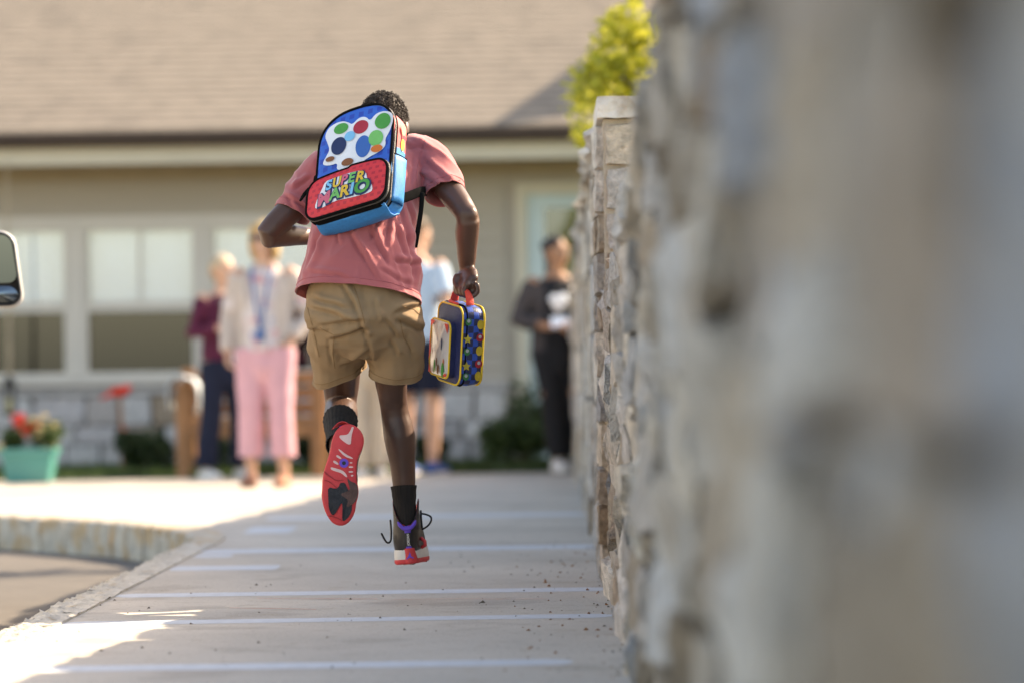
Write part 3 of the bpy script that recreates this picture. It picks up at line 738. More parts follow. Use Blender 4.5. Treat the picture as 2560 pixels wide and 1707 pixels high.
# garden stake with red ends
gp_ = P(300,1095,29.4); x0 = gp_.x; zt = P(300,985,29.4).z
gs = thing('garden_ornament', 'garden stake with red bird ornament beneath the window', 'ornament', (x0,29.4,0))
m = MB(); m.tube([(x0+.02,29.4,0),(x0+.015,29.4,zt*.5),(x0,29.4,zt)],[.012,.014,.012],7); link('stake', m, MT['wood'], gs)
m = MB(); m.ell((x0,29.4,zt+.02),(.075,.045,.04)); m.ell((x0+.06,29.4,zt+.05),(.032,.03,.03)); m.tube([(x0-.05,29.4,zt+.01),(x0-.14,29.4,zt-.03)],[.025,.012],8); m.tube([(x0+.085,29.4,zt+.05),(x0+.115,29.4,zt+.045)],[.012,.003],6)
link('bird', remesh(m,.008,2), MT['red_petal'], gs)
m = MB(); m.ell((x0+.02,29.37,.25),(.035,.03,.06)); m.ell((x0+.03,29.37,.33),(.02,.02,.03)); link('tag_ball', remesh(m,.008,2), MT['red_petal'], gs)

# bench: slats, posts and arms each their own
bx0, bx1, by = P(440,1190,27.9).x, P(768,1190,27.9).x+.12, 27.95
bn = thing('bench', 'orange brown wooden slat bench standing behind the two women', 'bench', ((bx0+bx1)/2,by,0))
def bb(name, lo, hi): m = MB(); m.box(lo,hi); bevel(link(name, m, MT['wood'], bn, smooth=False), .006, 2)
for x in (bx0, bx1-.09):
    bb('leg', (x,by,0), (x+.09,by+.09,.66)); bb('leg', (x,by+.5,0), (x+.09,by+.59,.80)); bb('arm', (x-.01,by-.03,.662), (x+.10,by+.56,.70)); bb('side_rail', (x+.02,by+.092,.30), (x+.07,by+.498,.38))
for k in range(5): bb('seat_slat', (bx0+.095,by+.02+k*.10,.40), (bx1-.095,by+.105+k*.10,.43))
bb('apron', (bx0+.092,by+.02,.29), (bx1-.092,by+.05,.395))
for z in (.455,.565,.68): bb('back_slat', (bx0+.092,by+.505,z), (bx1-.092,by+.53,z+.085))
# cloth draped over the bench arm
x = bx0+.045; cl_ = tag(thing('draped_cloth', 'pale blue white cloth draped over the left bench arm', 'cloth', (x,by,.70)))
vs = []; prof = [(-.085,.50),(-.10,.60),(-.09,.68),(-.05,.725),(.02,.735),(.08,.715),(.115,.66),(.125,.55),(.10,.47)]
for j in range(12):
    yy = by-.06+j*.035
    for i,(a,b) in enumerate(prof): vs.append((x+a*(1+.15*noise.noise((i,j*.5,0))), yy, b+.02*noise.noise((i*.6,j*.4,4))))
n = len(prof); m = MB(); m.add(vs, [(j*n+i,j*n+i+1,(j+1)*n+i+1,(j+1)*n+i) for j in range(11) for i in range(n-1)])
solid(link('cloth', m, MT['white_cloth'], cl_), .008)

# pickup at the left: only its mirror reaches into the picture
MT['white_paint'] = mat('silver_car_paint', (.55,.52,.48), .3, .03, 3, spec=.5, coat=.5)
MT['black_plastic'] = mat('black_plastic', (.02,.02,.022), .45, .15, 20, bump=.1, bscale=200)
MT['mirror'] = mat('mirror_glass', (.16,.20,.23), .02, .0, 3, metal=1.0); MT['tyre'] = mat('tyre', (.02,.02,.02), .9, .2, 20); MT['rim'] = mat('alloy_rim', (.5,.5,.5), .3, .1, 5, metal=1)
MT['carglass'] = glass('car_glass', (.12,.14,.14), .3)
mc = P(10,672,14.0)
TX = -2.36
tk = thing('pickup_truck', 'silver pickup truck parked at the left edge, its door mirror reaching into view', 'truck', (TX-.95,12.5,ROAD_Z))
prof = [(9.0,.35),(9.0,1.05),(11.6,1.08),(11.62,1.1),(13.9,1.12),(15.55,1.05),(15.7,.85),(15.7,.4)]
m = MB(); m.prism([(a,b+ROAD_Z) for a,b in prof], TX-1.9, TX, lambda a,b,c: Vector((c,a,b))); bevel(link('body', m, MT['white_paint'], tk, smooth=False), .05, 3)
m = MB(); cab = [(11.65,1.1),(11.75,1.75),(12.0,1.82),(13.1,1.82),(13.5,1.72),(14.2,1.12)]
m.prism([(a,b+ROAD_Z) for a,b in cab], TX-1.78, TX-.12, lambda a,b,c: Vector((c,a,b))); cb = bevel(link('cab', m, MT['white_paint'], tk, smooth=False), .04, 3)
for pol in ([(11.85,1.2),(11.92,1.66),(12.65,1.7),(12.65,1.2)], [(12.73,1.2),(12.73,1.7),(13.2,1.69),(13.75,1.2)]):
    m = MB(); m.prism([(a,b+ROAD_Z) for a,b in pol], TX-.125, TX-.113, lambda a,b,c: Vector((c,a,b))); link('side_window', m, MT['carglass'], tk, smooth=False)
for yy in (10.2, 14.6):
    for sx in (TX-.13, TX-1.75):
        m = MB(); 
        rg = []
        for xx, r_ in ((-.13,.30),(-.12,.37),(-.08,.385),(.08,.385),(.12,.37),(.13,.30)): rg.append([Vector((sx+xx+.02, yy+r_*math.cos(q*math.pi/14), ROAD_Z+.385+r_*math.sin(q*math.pi/14))) for q in range(28)])
        m.rings(rg, (True,True)); wl = link('wheel', m, MT['tyre'], tk)
        m = MB(); m.tube([(sx+.12,yy,ROAD_Z+.385),(sx+.16,yy,ROAD_Z+.385)],[.22,.19],24,round_caps=False); link('rim', m, MT['rim'], wl)
MT['tail_red'] = mat('tail_light_red', (.35,.01,.012), .2, .05, 9, spec=.6); MT['chrome'] = mat('bumper_chrome', (.55,.55,.55), .2, .05, 9, metal=1)
for sx in (TX-.10, TX-1.90+.10):
    m = MB(); m.box((sx-.06,8.985,.62+ROAD_Z),(sx+.06,9.03,.98+ROAD_Z)); bevel(link('tail_light', m, MT['tail_red'], tk, smooth=False), .01)
m = MB(); m.box((TX-1.88,8.86,.40+ROAD_Z),(TX-.02,9.0,.56+ROAD_Z)); bevel(link('bumper', m, MT['chrome'], tk, smooth=False), .03, 3)
m = MB(); m.box((TX-1.68,8.975,.60+ROAD_Z),(TX-.22,9.02,1.03+ROAD_Z)); tg = bevel(link('tailgate', m, MT['white_paint'], tk, smooth=False), .02, 3)
m = MB(); m.box((TX-1.06,8.962,.84+ROAD_Z),(TX-.84,8.98,.90+ROAD_Z)); bevel(link('handle', m, MT['black_plastic'], tg, smooth=False), .006)
m = MB(); m.add([(TX-1.62,11.632,1.2+ROAD_Z),(TX-.28,11.632,1.2+ROAD_Z),(TX-.36,11.722,1.7+ROAD_Z),(TX-1.54,11.722,1.7+ROAD_Z)],[(0,1,2,3)]); solid(link('rear_window', m, MT['carglass'], tk, smooth=False), .006, 0)
for yy in (12.2, 13.0):
    m = MB(); m.tube([(TX+.012,yy-.09,1.0+ROAD_Z),(TX+.022,yy,1.0+ROAD_Z),(TX+.012,yy+.09,1.0+ROAD_Z)],[.012]*3,8); link('door_handle', m, MT['black_plastic'], tk)
# the mirror: housing with rounded outline, big flat glass over a small convex one
x1 = P(57,672,14.0).x; zt, zb = P(30,576,14.0).z, P(30,770,14.0).z; x0 = x1-.19
def rrect(x0,x1,z0,z1,r,k=6,rt=None):
    pts = []
    for cx,cz,a0,rr in ((x1-r,z0+r,-90,r),(x1-r,z1-r,0,r),(x0+r,z1-r,90,r),(x0+r,z0+r,180,r)):
        for i in range(k+1):
            a = R(a0+90*i/k); pts.append((cx+rr*math.cos(a), cz+rr*math.sin(a)))
    return pts
def shear(p): return (p[0]-.035*((p[1]-zb)/(zt-zb))**1.5, p[1])
def sc2(pts, s):
    cx = sum(p[0] for p in pts)/len(pts); cz = sum(p[1] for p in pts)/len(pts); return [(cx+(a-cx)*s, cz+(b-cz)*s) for a,b in pts]
o_ = [shear(p) for p in rrect(x0,x1,zb,zt,.05)]
m = MB(); m.rings([[Vector((a,14.0+dy,b)) for a,b in sc2(o_,s)] for s,dy in ((.90,.012),(.955,.0),(1.0,.015),(1.0,.04),(.93,.09),(.75,.125),(.4,.14))], (True,True))
hs = link('mirror_housing', m, MT['white_paint'], tk)
m = MB(); m.rings([[Vector((a,14.0+dy,b)) for a,b in sc2(o_,s)] for s,dy in ((.955,-.003),(.90,-.004),(.885,.01))], (False,True)); link('bezel', m, MT['black_plastic'], hs)
zs = lerp(zb,zt,.30)
i1 = [shear(p) for p in rrect(x0+.016,x1-.012,zs+.006,zt-.016,.036)]
m = MB(); m.add([Vector((a,13.996-.01*(b-zs),b)) for a,b in i1], [tuple(range(len(i1)))]); link('mirror_glass', m, MT['mirror'], hs, smooth=False)
i2 = [shear(p) for p in rrect(x0+.02,x1-.016,zb+.02,zs-.006,.035)]
m = MB(); rr_ = [[Vector((a,13.994-.012*(1-s*s),b)) for a,b in sc2(i2,s)] for s in (1,.8,.6,.4,.2,.05)]; m.rings(rr_, (False,True)); link('convex_glass', m, MT['mirror'], hs)
m = MB()
for zz in (zb+.07, zt-.08): m.tube([(x0+.03,14.07,zz),(TX-.06,13.9,zz-.03),(TX-.14,13.8,zz-.05)],[.022,.026,.03],10)
m.box((TX-.16,13.66,zb+.0),(TX-.115,13.92,zt-.02)); link('mirror_arm', m, MT['black_plastic'], tk)
# ------------------------------------------------------------------ standing people
def skin(name, c): return mat(name, c, .5, .10, 14, bump=.05, bscale=300, spec=.35, sss=.08)
SK_FAIR = skin('fair_skin', (.60,.36,.25)); SK_BROWN = skin('brown_skin', (.33,.17,.10)); SK_TAN = skin('tan_skin', (.52,.29,.18))
EYE_W = mat('eye_white', (.75,.73,.7), .3, .02, 5); EYE_D = mat('dark_eye', (.03,.02,.015), .2, .02, 5); LIP = mat('lips', (.38,.13,.11), .5, .05, 9)

def finger_hand(mb, wrist, d, palm_n, k, curl=.5, thumb_side=1):
    """palm and five fingers: d points along the hand, palm_n out of the palm"""
    d = d.normalized(); palm_n = (palm_n - d*palm_n.dot(d)).normalized(); s = d.cross(palm_n)*thumb_side
    M = Matrix((s, d, palm_n)).transposed()
    mb.tube([wrist, wrist+d*.035*k, wrist+d*.075*k], [(.026*k,.019*k),(.036*k,.016*k),(.038*k,.014*k)], 14, ref=s)
    for i, (o, L) in enumerate(((.028,.068),(.010,.078),(-.009,.073),(-.027,.058))):
        b = wrist + d*.074*k + s*(o*k)
        pts = [b]; a = 0; q = b
        for seg in (.45,.32,.23):
            a += curl*(.75 if seg == .45 else .9)
            q = q + (d*math.cos(a) + palm_n*math.sin(a))*(L*k*seg); pts.append(q)
        mb.tube(pts, [.0092*k,.0088*k,.008*k,.007*k], 10)
    b = wrist + d*.025*k + s*.026*k
    t1 = (s*.75 + d*.6 + palm_n*.35).normalized(); t2 = (s*.25 + d*.85 + palm_n*.5).normalized()
    mb.tube([b, b+t1*.034*k, b+t1*.034*k+t2*.032*k], [.0125*k,.0105*k,.0085*k], 10)

def head_into(mb, c, Mh, k):
    """skull, jaw, nose, brow, ears round centre c; Mh turns local axes (face looks along -Y)"""
    L = lambda x,y,z: c + Mh @ (Vector((x,y,z))*k)
    mb.ell(c + Mh @ Vector((0,.012,.02))*k, (.074*k,.094*k,.094*k), Mh)
    mb.ell(L(0,-.03,-.045), (.055*k,.058*k,.066*k), Mh); mb.ell(L(0,-.062,-.088), (.028*k,.022*k,.022*k), Mh)
    mb.tube([L(0,-.084,.012),L(0,-.098,-.018),L(0,-.100,-.028)], [.009*k,.012*k,.014*k], 8)
    mb.tube([L(-.045,-.072,.03),L(0,-.086,.03),L(.045,-.072,.03)], [.010*k,.012*k,.010*k], 8)
    for s in (-1,1):
        mb.ell(L(.04*s,-.062,-.015), (.02*k,.018*k,.018*k), Mh); mb.ell(L(.078*s,.012,-.008), (.010*k,.020*k,.032*k), Mh)
    mb.tube([L(-.02,-.085,-.055),L(0,-.091,-.055),L(.02,-.085,-.055)], [.006*k,.009*k,.006*k], 8)

def face_parts(root, c, Mh, k, world=True):
    L = lambda x,y,z: c + Mh @ (Vector((x,y,z))*k)
    for s in (-1,1):
        m = MB(); m.ell(L(.031*s,-.077,.008), (.013*k,.008*k,.008*k), Mh, 10, 6); e = link('eye', m, EYE_W, root, world=world)
        m = MB(); m.ell(L(.031*s,-.083,.008), (.006*k,.004*k,.006*k), Mh, 8, 6); link('iris', m, EYE_D, e, world=world)
    m = MB(); m.tube([L(-.022,-.087,-.058),L(0,-.096,-.057),L(.022,-.087,-.058)], [.003*k,.006*k,.003*k], 8); link('mouth', m, LIP, root, world=world)

def hair_into(m, c, Mh, k, style):
    L = lambda x,y,z: c + Mh @ (Vector((x,y,z))*k)
    if style == 'bob':
        m.ell(L(0,.02,.035), (.088*k,.100*k,.094*k), Mh)
        for s in (-1,1): m.tube([L(.055*s,-.03,.07),L(.085*s,-.005,.0),L(.088*s,.02,-.07),L(.075*s,.03,-.125)], [(.03*k,.05*k),(.022*k,.06*k),(.024*k,.06*k),(.018*k,.04*k)], 10)
        m.tube([L(0,.08,.05),L(0,.10,-.03),L(0,.085,-.12)], [(.07*k,.03*k),(.08*k,.03*k),(.07*k,.02*k)], 12, ref=Mh @ Vector((1,0,0)))
        m.tube([L(-.05,-.075,.075),L(.01,-.085,.085),L(.05,-.07,.075)], [.018*k,.022*k,.018*k], 8)
    elif style == 'short':
        m.ell(L(0,.02,.045), (.084*k,.094*k,.078*k), Mh); m.tube([L(0,.085,.03),L(0,.095,-.03),L(0,.08,-.07)], [(.06*k,.022*k),(.062*k,.02*k),(.05*k,.015*k)], 12, ref=Mh @ Vector((1,0,0)))
        for s in (-1,1): m.tube([L(.06*s,-.02,.07),L(.078*s,.01,.01)], [.02*k,.012*k], 8)
    else:                                                         # bun: drawn back
        m.ell(L(0,.022,.04), (.081*k,.093*k,.084*k), Mh); m.ell(L(0,.115,.045), (.042*k,.036*k,.042*k), Mh); m.tube([L(0,.09,.03),L(0,.09,-.05)], [.045*k,.03*k], 10)

def person(label, loc, h, rz, skinm, hair, hairm, arms, head_yaw=0, top=None, pants=None, shoe=None, stance=.10, feet=((0,0),(0,0)), extra=None, curl=.7):
    """arms: ((elbow, wrist, hand dir, palm normal) for x<0, same for x>0), local, facing -Y, 1.75 m figure"""
    k = h/1.75; root = thing('person', label, 'person', loc, rz, 'people waiting before the building')
    V = lambda *p: Vector(p)*k
    hips = {}; mb = MB()
    leg = {}
    for i, s in enumerate((-1,1)):
        fx, fy = feet[i]
        leg[s] = [V(.09*s,0,.93), V(.5*(.09*s+stance*s)+fx*.5,-.02+fy*.5,.50), V(stance*s+fx,.015+fy,.08)]
        a, b, c = leg[s]
        mb.tube([a, a.lerp(b,.5), b, b.lerp(c,.3)+V(0,.012,0), c, c+V(0,0,-.03)], [.085*k,.07*k,.052*k,.054*k,.034*k,.034*k], 14)
        mb.tube([c+V(0,.03,-.045), c+V(0,-.15,-.055)], [.032*k,.026*k], 10)
    mb.tube([V(0,0,.88),V(0,0,1.05),V(0,.005,1.25),V(0,.01,1.42)], [(.15*k,.11*k),(.135*k,.10*k),(.155*k,.11*k),(.11*k,.075*k)], 20, ref=Vector((1,0,0)))
    mb.tube([V(0,.012,1.40),V(0,.0,1.56)], [.055*k,.05*k], 14)
    for (s,(el,wr,hd,pn)) in zip((-1,1), arms):
        sh = V(.175*s,.01,1.405); el = V(*el); wr = V(*wr)
        mb.tube([sh*1.0, sh.lerp(el,.5), el, el.lerp(wr,.35), wr], [.052*k,.043*k,.037*k,.036*k,.025*k], 14)
        finger_hand(mb, wr, Vector(hd), Vector(pn), k, curl, 1)
    Mh = Matrix.Rotation(head_yaw, 3, 'Z'); hc = V(0,-.012,1.635)
    head_into(mb, hc, Mh, k)
    link('body', remesh(mb,.0075,3,.4), skinm, root, world=False)
    face_parts(root, hc, Mh, k, False)
    m = MB(); hair_into(m, hc, Mh, k, hair); me = remesh(m,.010,2)
    displace(me, lambda p,n: .004*k*noise.noise((p.x*60,p.y*60,p.z*22))); link('hair', me, hairm, root, world=False)
    # top with sleeves
    m = MB(); hem, sl, loose = top['hem'], top['sleeve'], top.get('loose',1.0)
    m.tube([V(0,0,hem-.03),V(0,0,lerp(hem,1.25,.5)),V(0,.005,1.25),V(0,.01,1.38),V(0,.012,1.455)], [(.175*k*loose,.135*k*loose),(.165*k*loose,.125*k*loose),(.178*k,.13*k),(.165*k,.105*k),(.07*k,.065*k)], 22, ref=Vector((1,0,0)), round_caps=False)
    caps = [(V(0,0,hem), Vector((0,0,-1)), .205*k*loose)]
    for (s,(el,wr,hd,pn)) in zip((-1,1), arms):
        sh = V(.165*s,.01,1.40); el = V(*el); wr = V(*wr); p = [sh, sh.lerp(el,.5), el]; r = [.068*k,.06*k,.055*k]
        if sl <= .5: e = sh.lerp(el, sl*2); p = [sh, sh.lerp(e,.5), e]; r = [.068*k,.066*k,.066*k]; ax = (el-sh).normalized()
        else: e = el.lerp(wr,(sl-.5)*2); p += [el.lerp(e,.5), e]; r += [.050*k,.045*k]; ax = (wr-el).normalized()
        m.tube(p+[e+ax*.03], r+[r[-1]], 16, round_caps=False); caps.append((e, ax, .09))
    me = remesh(m,.011,3); open_caps(me, caps)
    displace(me, lambda p,n: .009*noise.noise((p.x*9,p.y*9,p.z*5+loc[0])) + .005*noise.noise((p.x*22,p.y*22,p.z*12)))
    t = solid(link(top.get('name','shirt'), me, top['mat'], root, world=False), .006)
    # trousers
    m = MB(); pl = pants['len']; caps = []
    m.tube([V(0,0,.80),V(0,0,.92),V(0,0,1.02)], [(.165*k,.13*k),(.168*k,.13*k),(.145*k,.115*k)], 20, ref=Vector((1,0,0)))
    for s in (-1,1):
        a,b,c = leg[s]; path = [a+V(0,0,-.02), a.lerp(b,.5), b, b.lerp(c,.5), c+V(0,0,.02)]; rr = pants['r']
        zs = pl*k; P2 = [path[0]]; R2 = [rr[0]*k]
        for i in range(1,5):
            if path[i].z >= zs: P2.append(path[i]); R2.append(rr[i]*k)
            else:
                u = (P2[-1].z-zs)/(P2[-1].z-path[i].z); P2.append(P2[-1].lerp(path[i],u)); R2.append(lerp(R2[-1],rr[i]*k,u)); break
        m.tube(P2+[P2[-1]+V(0,0,-.03)], R2+[R2[-1]], 16, round_caps=False); caps.append((P2[-1], Vector((0,0,-1)), .15))
    me = remesh(m,.011,3); open_caps(me, caps)
    displace(me, lambda p,n: .008*noise.noise((p.x*10,p.y*10,p.z*4+loc[1])) + .004*noise.noise((p.x*20,p.y*20,p.z*14)))
    solid(link(pants.get('name','trousers'), me, pants['mat'], root, world=False), .006)
    # shoes
    for s in (-1,1):
        c = leg[s][2]; m = MB(); hi = shoe.get('high',.0); g_ = shoe.get('big',1.0)
        m.tube([c+V(0,.045,-.035),c+V(0,-.03,-.030),c+V(0,-.11,-.045),c+V(0,-.19,-.052)], [(.040*k*g_,.042*k*g_),(.045*k*g_,.045*k*g_),(.048*k*g_,.032*k*g_),(.036*k*g_,.024*k*g_)], 14, ref=Vector((1,0,0)))
        if hi: m.tube([c+V(0,.015,-.03),c+V(0,.012,.03)], [.045*k,.043*k], 12)
        sh_ = link('shoe', remesh(m,.008,2), shoe['mat'], root, world=False)
        m = MB(); m.prism([(math.cos(q*math.pi/12)*(.047 if math.sin(q*math.pi/12)<.2 else .043)*k, (math.sin(q*math.pi/12)*.135+.07)*k) for q in range(24)], -.08*k, -.058*k, lambda a,b,z_: c+Vector((a,-b,z_)))
        link('sole', m, shoe.get('sole',shoe['mat']), sh_, smooth=False, world=False)
    if extra: extra(root, k, V, hc, Mh)
    return root

MT['hair_blond'] = mat('blond_hair', (.52,.36,.17), .5, .25, 30, stretch=(1,1,.2)); MT['hair_ash'] = mat('ash_blond_hair', (.48,.38,.26), .5, .25, 30); MT['hair_dark'] = mat('dark_hair', (.02,.014,.012), .45, .3, 30); MT['hair_brown'] = mat('brown_hair', (.10,.06,.035), .5, .3, 30)
MT['pink_cloth'] = mat('pink_trousers', (.66,.36,.40), .85, .08, 9, bump=.2, bscale=120)
MT['floral'] = mat('floral_blouse', (.62,.55,.53), .8, .05, 9); speckle(MT['floral'], (.60,.22,.24), .56, 16.0, .8); speckle(MT['floral'], (.16,.25,.48), .60, 21.0, .8)
MT['cream_knit'] = mat('cream_cardigan', (.52,.44,.39), .9, .08, 14, bump=.4, bscale=160); MT['lanyard'] = mat('blue_lanyard', (.05,.14,.34), .6, .1, 20)
MT['maroon'] = mat('maroon_jacket', (.085,.010,.034), .8, .15, 9, bump=.2, bscale=100); MT['navy'] = mat('navy_cloth', (.008,.012,.030), .85, .15, 9, bump=.2, bscale=100)
MT['white_shoe'] = mat('white_shoe', (.70,.68,.65), .6, .06, 12); MT['sandal'] = mat('tan_leather', (.34,.16,.10), .5, .1, 12)
MT['polo'] = mat('pale_blue_polo', (.42,.54,.66), .8, .07, 9, bump=.2, bscale=100); MT['blue_shoe'] = mat('blue_shoe', (.035,.10,.33), .6, .1, 12)
MT['khaki_light'] = mat('light_khaki', (.52,.44,.34), .85, .08, 9); MT['white_shirt'] = mat('white_shirt', (.72,.72,.72), .85, .05, 9)
MT['black_cloth'] = mat('black_cloth', (.014,.014,.016), .85, .2, 9, bump=.2, bscale=100); MT['charcoal'] = mat('charcoal_cardigan', (.055,.047,.048), .9, .2, 9, bump=.3, bscale=100)
MT['paper'] = mat('white_paper', (.78,.80,.84), .8, .03, 9); MT['lens_dark'] = mat('dark_lens', (.02,.015,.015), .15, .05, 9, spec=.6)

HANG = lambda s, out=.0: ((.235*s+out*s, .03, 1.13), (.25*s+out*s, -.02, .90), (0,-.05,-1), (-s,0,0))
# woman in pink trousers
def ex_pink(root, k, V, hc, Mh):
    # open cardigan: two front panels, sleeves and back
    m = MB()
    m.tube([V(0,.012,.80),V(0,.012,1.05),V(0,.012,1.25),V(0,.012,1.38),V(0,.02,1.45)], [(.195*k,.145*k),(.185*k,.135*k),(.196*k,.14*k),(.182*k,.115*k),(.085*k,.07*k)], 24, ref=Vector((1,0,0)), round_caps=False)
    for s,(el,wr) in ((-1,((-.245,.03,1.12),(-.25,-.03,.90))),(1,((.30,.06,1.14),(.20,-.05,.98)))):
        sh = V(.17*s,.012,1.40); el=V(*el); wr=V(*wr); m.tube([sh,sh.lerp(el,.5),el,el.lerp(wr,.5),wr],[.076*k,.067*k,.064*k,.056*k,.05*k],16,round_caps=False)
    me = remesh(m,.011,3)
    bm = bmesh.new(); bm.from_mesh(me)
    bmesh.ops.delete(bm, geom=[f for f in bm.faces if (f.calc_center_median().y < -.02*k and abs(f.calc_center_median().x) < (.095+.06*max(0,1.2-f.calc_center_median().z/k))*k and f.calc_center_median().z > .7*k) or (f.normal.z < -.55 and f.calc_center_median().z < .83*k)], context='FACES'); bm.to_mesh(me); bm.free()
    displace(me, lambda p,n: .008*noise.noise((p.x*9,p.y*9,p.z*4))); solid(link('cardigan', me, MT['cream_knit'], root, world=False), .008)
    m = MB()
    for s in (-1,1): m.tube([V(.075*s,-.04,1.46),V(.055*s,-.13,1.36),V(.03*s,-.145,1.2),V(.004*s,-.15,1.05)],[(.008*k,.003*k)]*4,8)
    m.box(tuple(V(-.028,-.165,.96)), tuple(V(.028,-.155,1.04))); link('lanyard', m, MT['lanyard'], root, world=False)
    m = MB(); L = lambda x,y,z: hc + Mh @ (Vector((x,y,z))*k)
    for s in (-1,1): m.ell(L(.033*s,-.092,.006),(.029*k,.006*k,.022*k),Mh,14,8); m.tube([L(.06*s,-.085,.012),L(.082*s,.0,.012)],[.003*k,.003*k],6)
    m.tube([L(-.012,-.098,.012),L(.012,-.098,.012)],[.003*k,.003*k],6); link('sunglasses', m, MT['lens_dark'], root, world=False)
b_ = P(668,1212,25.4)
person('woman in pink trousers, cream cardigan and blue lanyard with sunglasses and blond hair', (b_.x,25.4,0), 1.75, R(-8), SK_FAIR, 'bob', MT['hair_blond'],
       (((-.245,.03,1.12),(-.25,-.03,.90),(0,-.05,-1),(1,0,0)), ((.30,.06,1.14),(.20,-.05,.98),(-.5,-.4,-.6),(-1,0,0))), R(-12),
       dict(hem=.90, sleeve=.4, mat=MT['floral'], name='blouse'), dict(len=.20, r=(.122,.102,.084,.086,.088), mat=MT['pink_cloth']), dict(mat=MT['sandal']), .112, extra=ex_pink)
# person in maroon jacket
b_ = P(562,1194,27.4)
def ex_bag(root,k,V,hc,Mh):
    m = MB(); m.tube([V(-.10,-.125,1.40),V(-.02,-.15,1.2),V(.10,-.15,1.03)],[(.018*k,.004*k)]*3,8); link('bag_strap', m, MT['charcoal'], root, world=False)
    m = MB(); m.box(tuple(V(-.0,-.158,.90)), tuple(V(.13,-.142,1.0))); bevel(link('white_hem', m, MT['white_shirt'], root, smooth=False, world=False), .005)
person('person in maroon jacket and wide navy trousers with short fair hair', (b_.x,27.4,0), 1.60, R(35), SK_FAIR, 'short', MT['hair_ash'],
       (((-.27,.02,1.14),(-.13,-.19,1.17),(.7,-.5,.3),(0,0,-1)), ((.26,.02,1.13),(.10,-.20,1.16),(-.7,-.4,.3),(0,0,-1))), R(15),
       dict(hem=.93, sleeve=.95, mat=MT['maroon'], name='jacket', loose=1.05), dict(len=.10, r=(.115,.094,.082,.088,.096), mat=MT['navy']), dict(mat=MT['white_shoe'], big=1.1), .16, extra=ex_bag)
# tall man in polo shirt, half hidden by the runner
b_ = P(1050,1184,28.0)
person('tall man in pale blue polo shirt, navy shorts and blue shoes behind the runner', (b_.x,28.0,0), 1.88, R(155), SK_FAIR, 'short', MT['hair_brown'],
       (((-.26,.05,1.14),(-.20,-.12,.95),(0,-.4,-.8),(1,0,0)), HANG(1)), R(-20),
       dict(hem=.88, sleeve=.36, mat=MT['polo'], name='polo_shirt', loose=1.08), dict(len=.56, r=(.125,.115,.11,.11,.11), mat=MT['navy'], name='shorts'), dict(mat=MT['blue_shoe'], sole=MT['white_shoe']), .11)
# khaki trousers seen between the runner's legs
b_ = P(926,1196,27.2)
person('person in light khaki trousers and white shoes hidden behind the runner', (b_.x,27.2,0), 1.62, R(200), SK_TAN, 'short', MT['hair_brown'],
       (HANG(-1), HANG(1)), 0, dict(hem=.92, sleeve=.4, mat=MT['white_shirt']), dict(len=.10, r=(.115,.095,.08,.078,.075), mat=MT['khaki_light']), dict(mat=MT['white_shoe']), .075)
# person by the wall in black
b_ = P(1398,1178,28.0)
def ex_dark(root,k,V,hc,Mh):
    m = MB(); m.tube([V(0,.012,.86),V(0,.012,1.05),V(0,.012,1.25),V(0,.012,1.38),V(0,.02,1.45)], [(.205*k,.15*k),(.19*k,.14*k),(.197*k,.142*k),(.182*k,.115*k),(.085*k,.07*k)], 24, ref=Vector((1,0,0)), round_caps=False)
    for s,(el,wr) in ((-1,((-.29,.02,1.13),(-.12,-.19,1.08))),(1,((.29,.02,1.13),(.10,-.20,1.10)))):
        sh = V(.17*s,.012,1.40); el=V(*el); wr=el.lerp(V(*wr),.75); m.tube([sh,sh.lerp(el,.5),el,el.lerp(wr,.5),wr],[.08*k,.072*k,.07*k,.062*k,.056*k],16,round_caps=False)
    me = remesh(m,.011,3); bm = bmesh.new(); bm.from_mesh(me)
    bmesh.ops.delete(bm, geom=[f for f in bm.faces if (f.calc_center_median().y < -.02*k and abs(f.calc_center_median().x) < .11*k) or (f.normal.z < -.55 and f.calc_center_median().z < .9*k)], context='FACES'); bm.to_mesh(me); bm.free()
    displace(me, lambda p,n: .008*noise.noise((p.x*9,p.y*9,p.z*4))); solid(link('cardigan', me, MT['charcoal'], root, world=False), .008)
    m = MB()
    for cx,cz,r in ((-.045,1.28,.036),(.02,1.285,.04),(-.015,1.24,.045),(.045,1.25,.03)): m.tube([V(cx,-.128,cz),V(cx,-.136,cz)],[r*k,r*k],16,round_caps=False)
    link('shirt_print', m, MT['paper'], root, world=False)
    for s in (-1,1):
        m = MB(); m.tube([V(.105*s,-.085,.62),V(.105*s,-.09,.57)],[(.035*k,.012*k)]*2,10,ref=Vector((1,0,0))); link('ripped_knee', m, SK_BROWN, root, world=False)
pd = person('person in black shirt with white print, charcoal cardigan and white sneakers by the wall', (b_.x,28.0,0), 1.72, R(10), SK_BROWN, 'bun', MT['hair_dark'],
       (((-.29,.02,1.13),(-.09,-.22,1.07),(.8,-.4,.1),(0,0,-1)), ((.29,.02,1.13),(.08,-.22,1.09),(-.8,-.4,.1),(0,0,-1))), R(35),
       dict(hem=.98, sleeve=.4, mat=MT['black_cloth']), dict(len=.12, r=(.115,.10,.088,.085,.082), mat=MT['black_cloth']), dict(mat=MT['white_shoe'], high=1, big=1.4), .06, feet=((.05,-.05),(-.01,.06)), extra=ex_dark)
pp = thing('paper', 'white folded paper held by the person in black by the wall', 'paper', (b_.x,27.74,1.06))
m = MB(); m.add([(b_.x-.04,27.72,1.05),(b_.x+.07,27.72,1.05),(b_.x+.075,27.77,1.13),(b_.x-.045,27.77,1.13)],[(0,1,2,3)]); solid(link('sheet', m, MT['paper'], pp, smooth=False), .004)
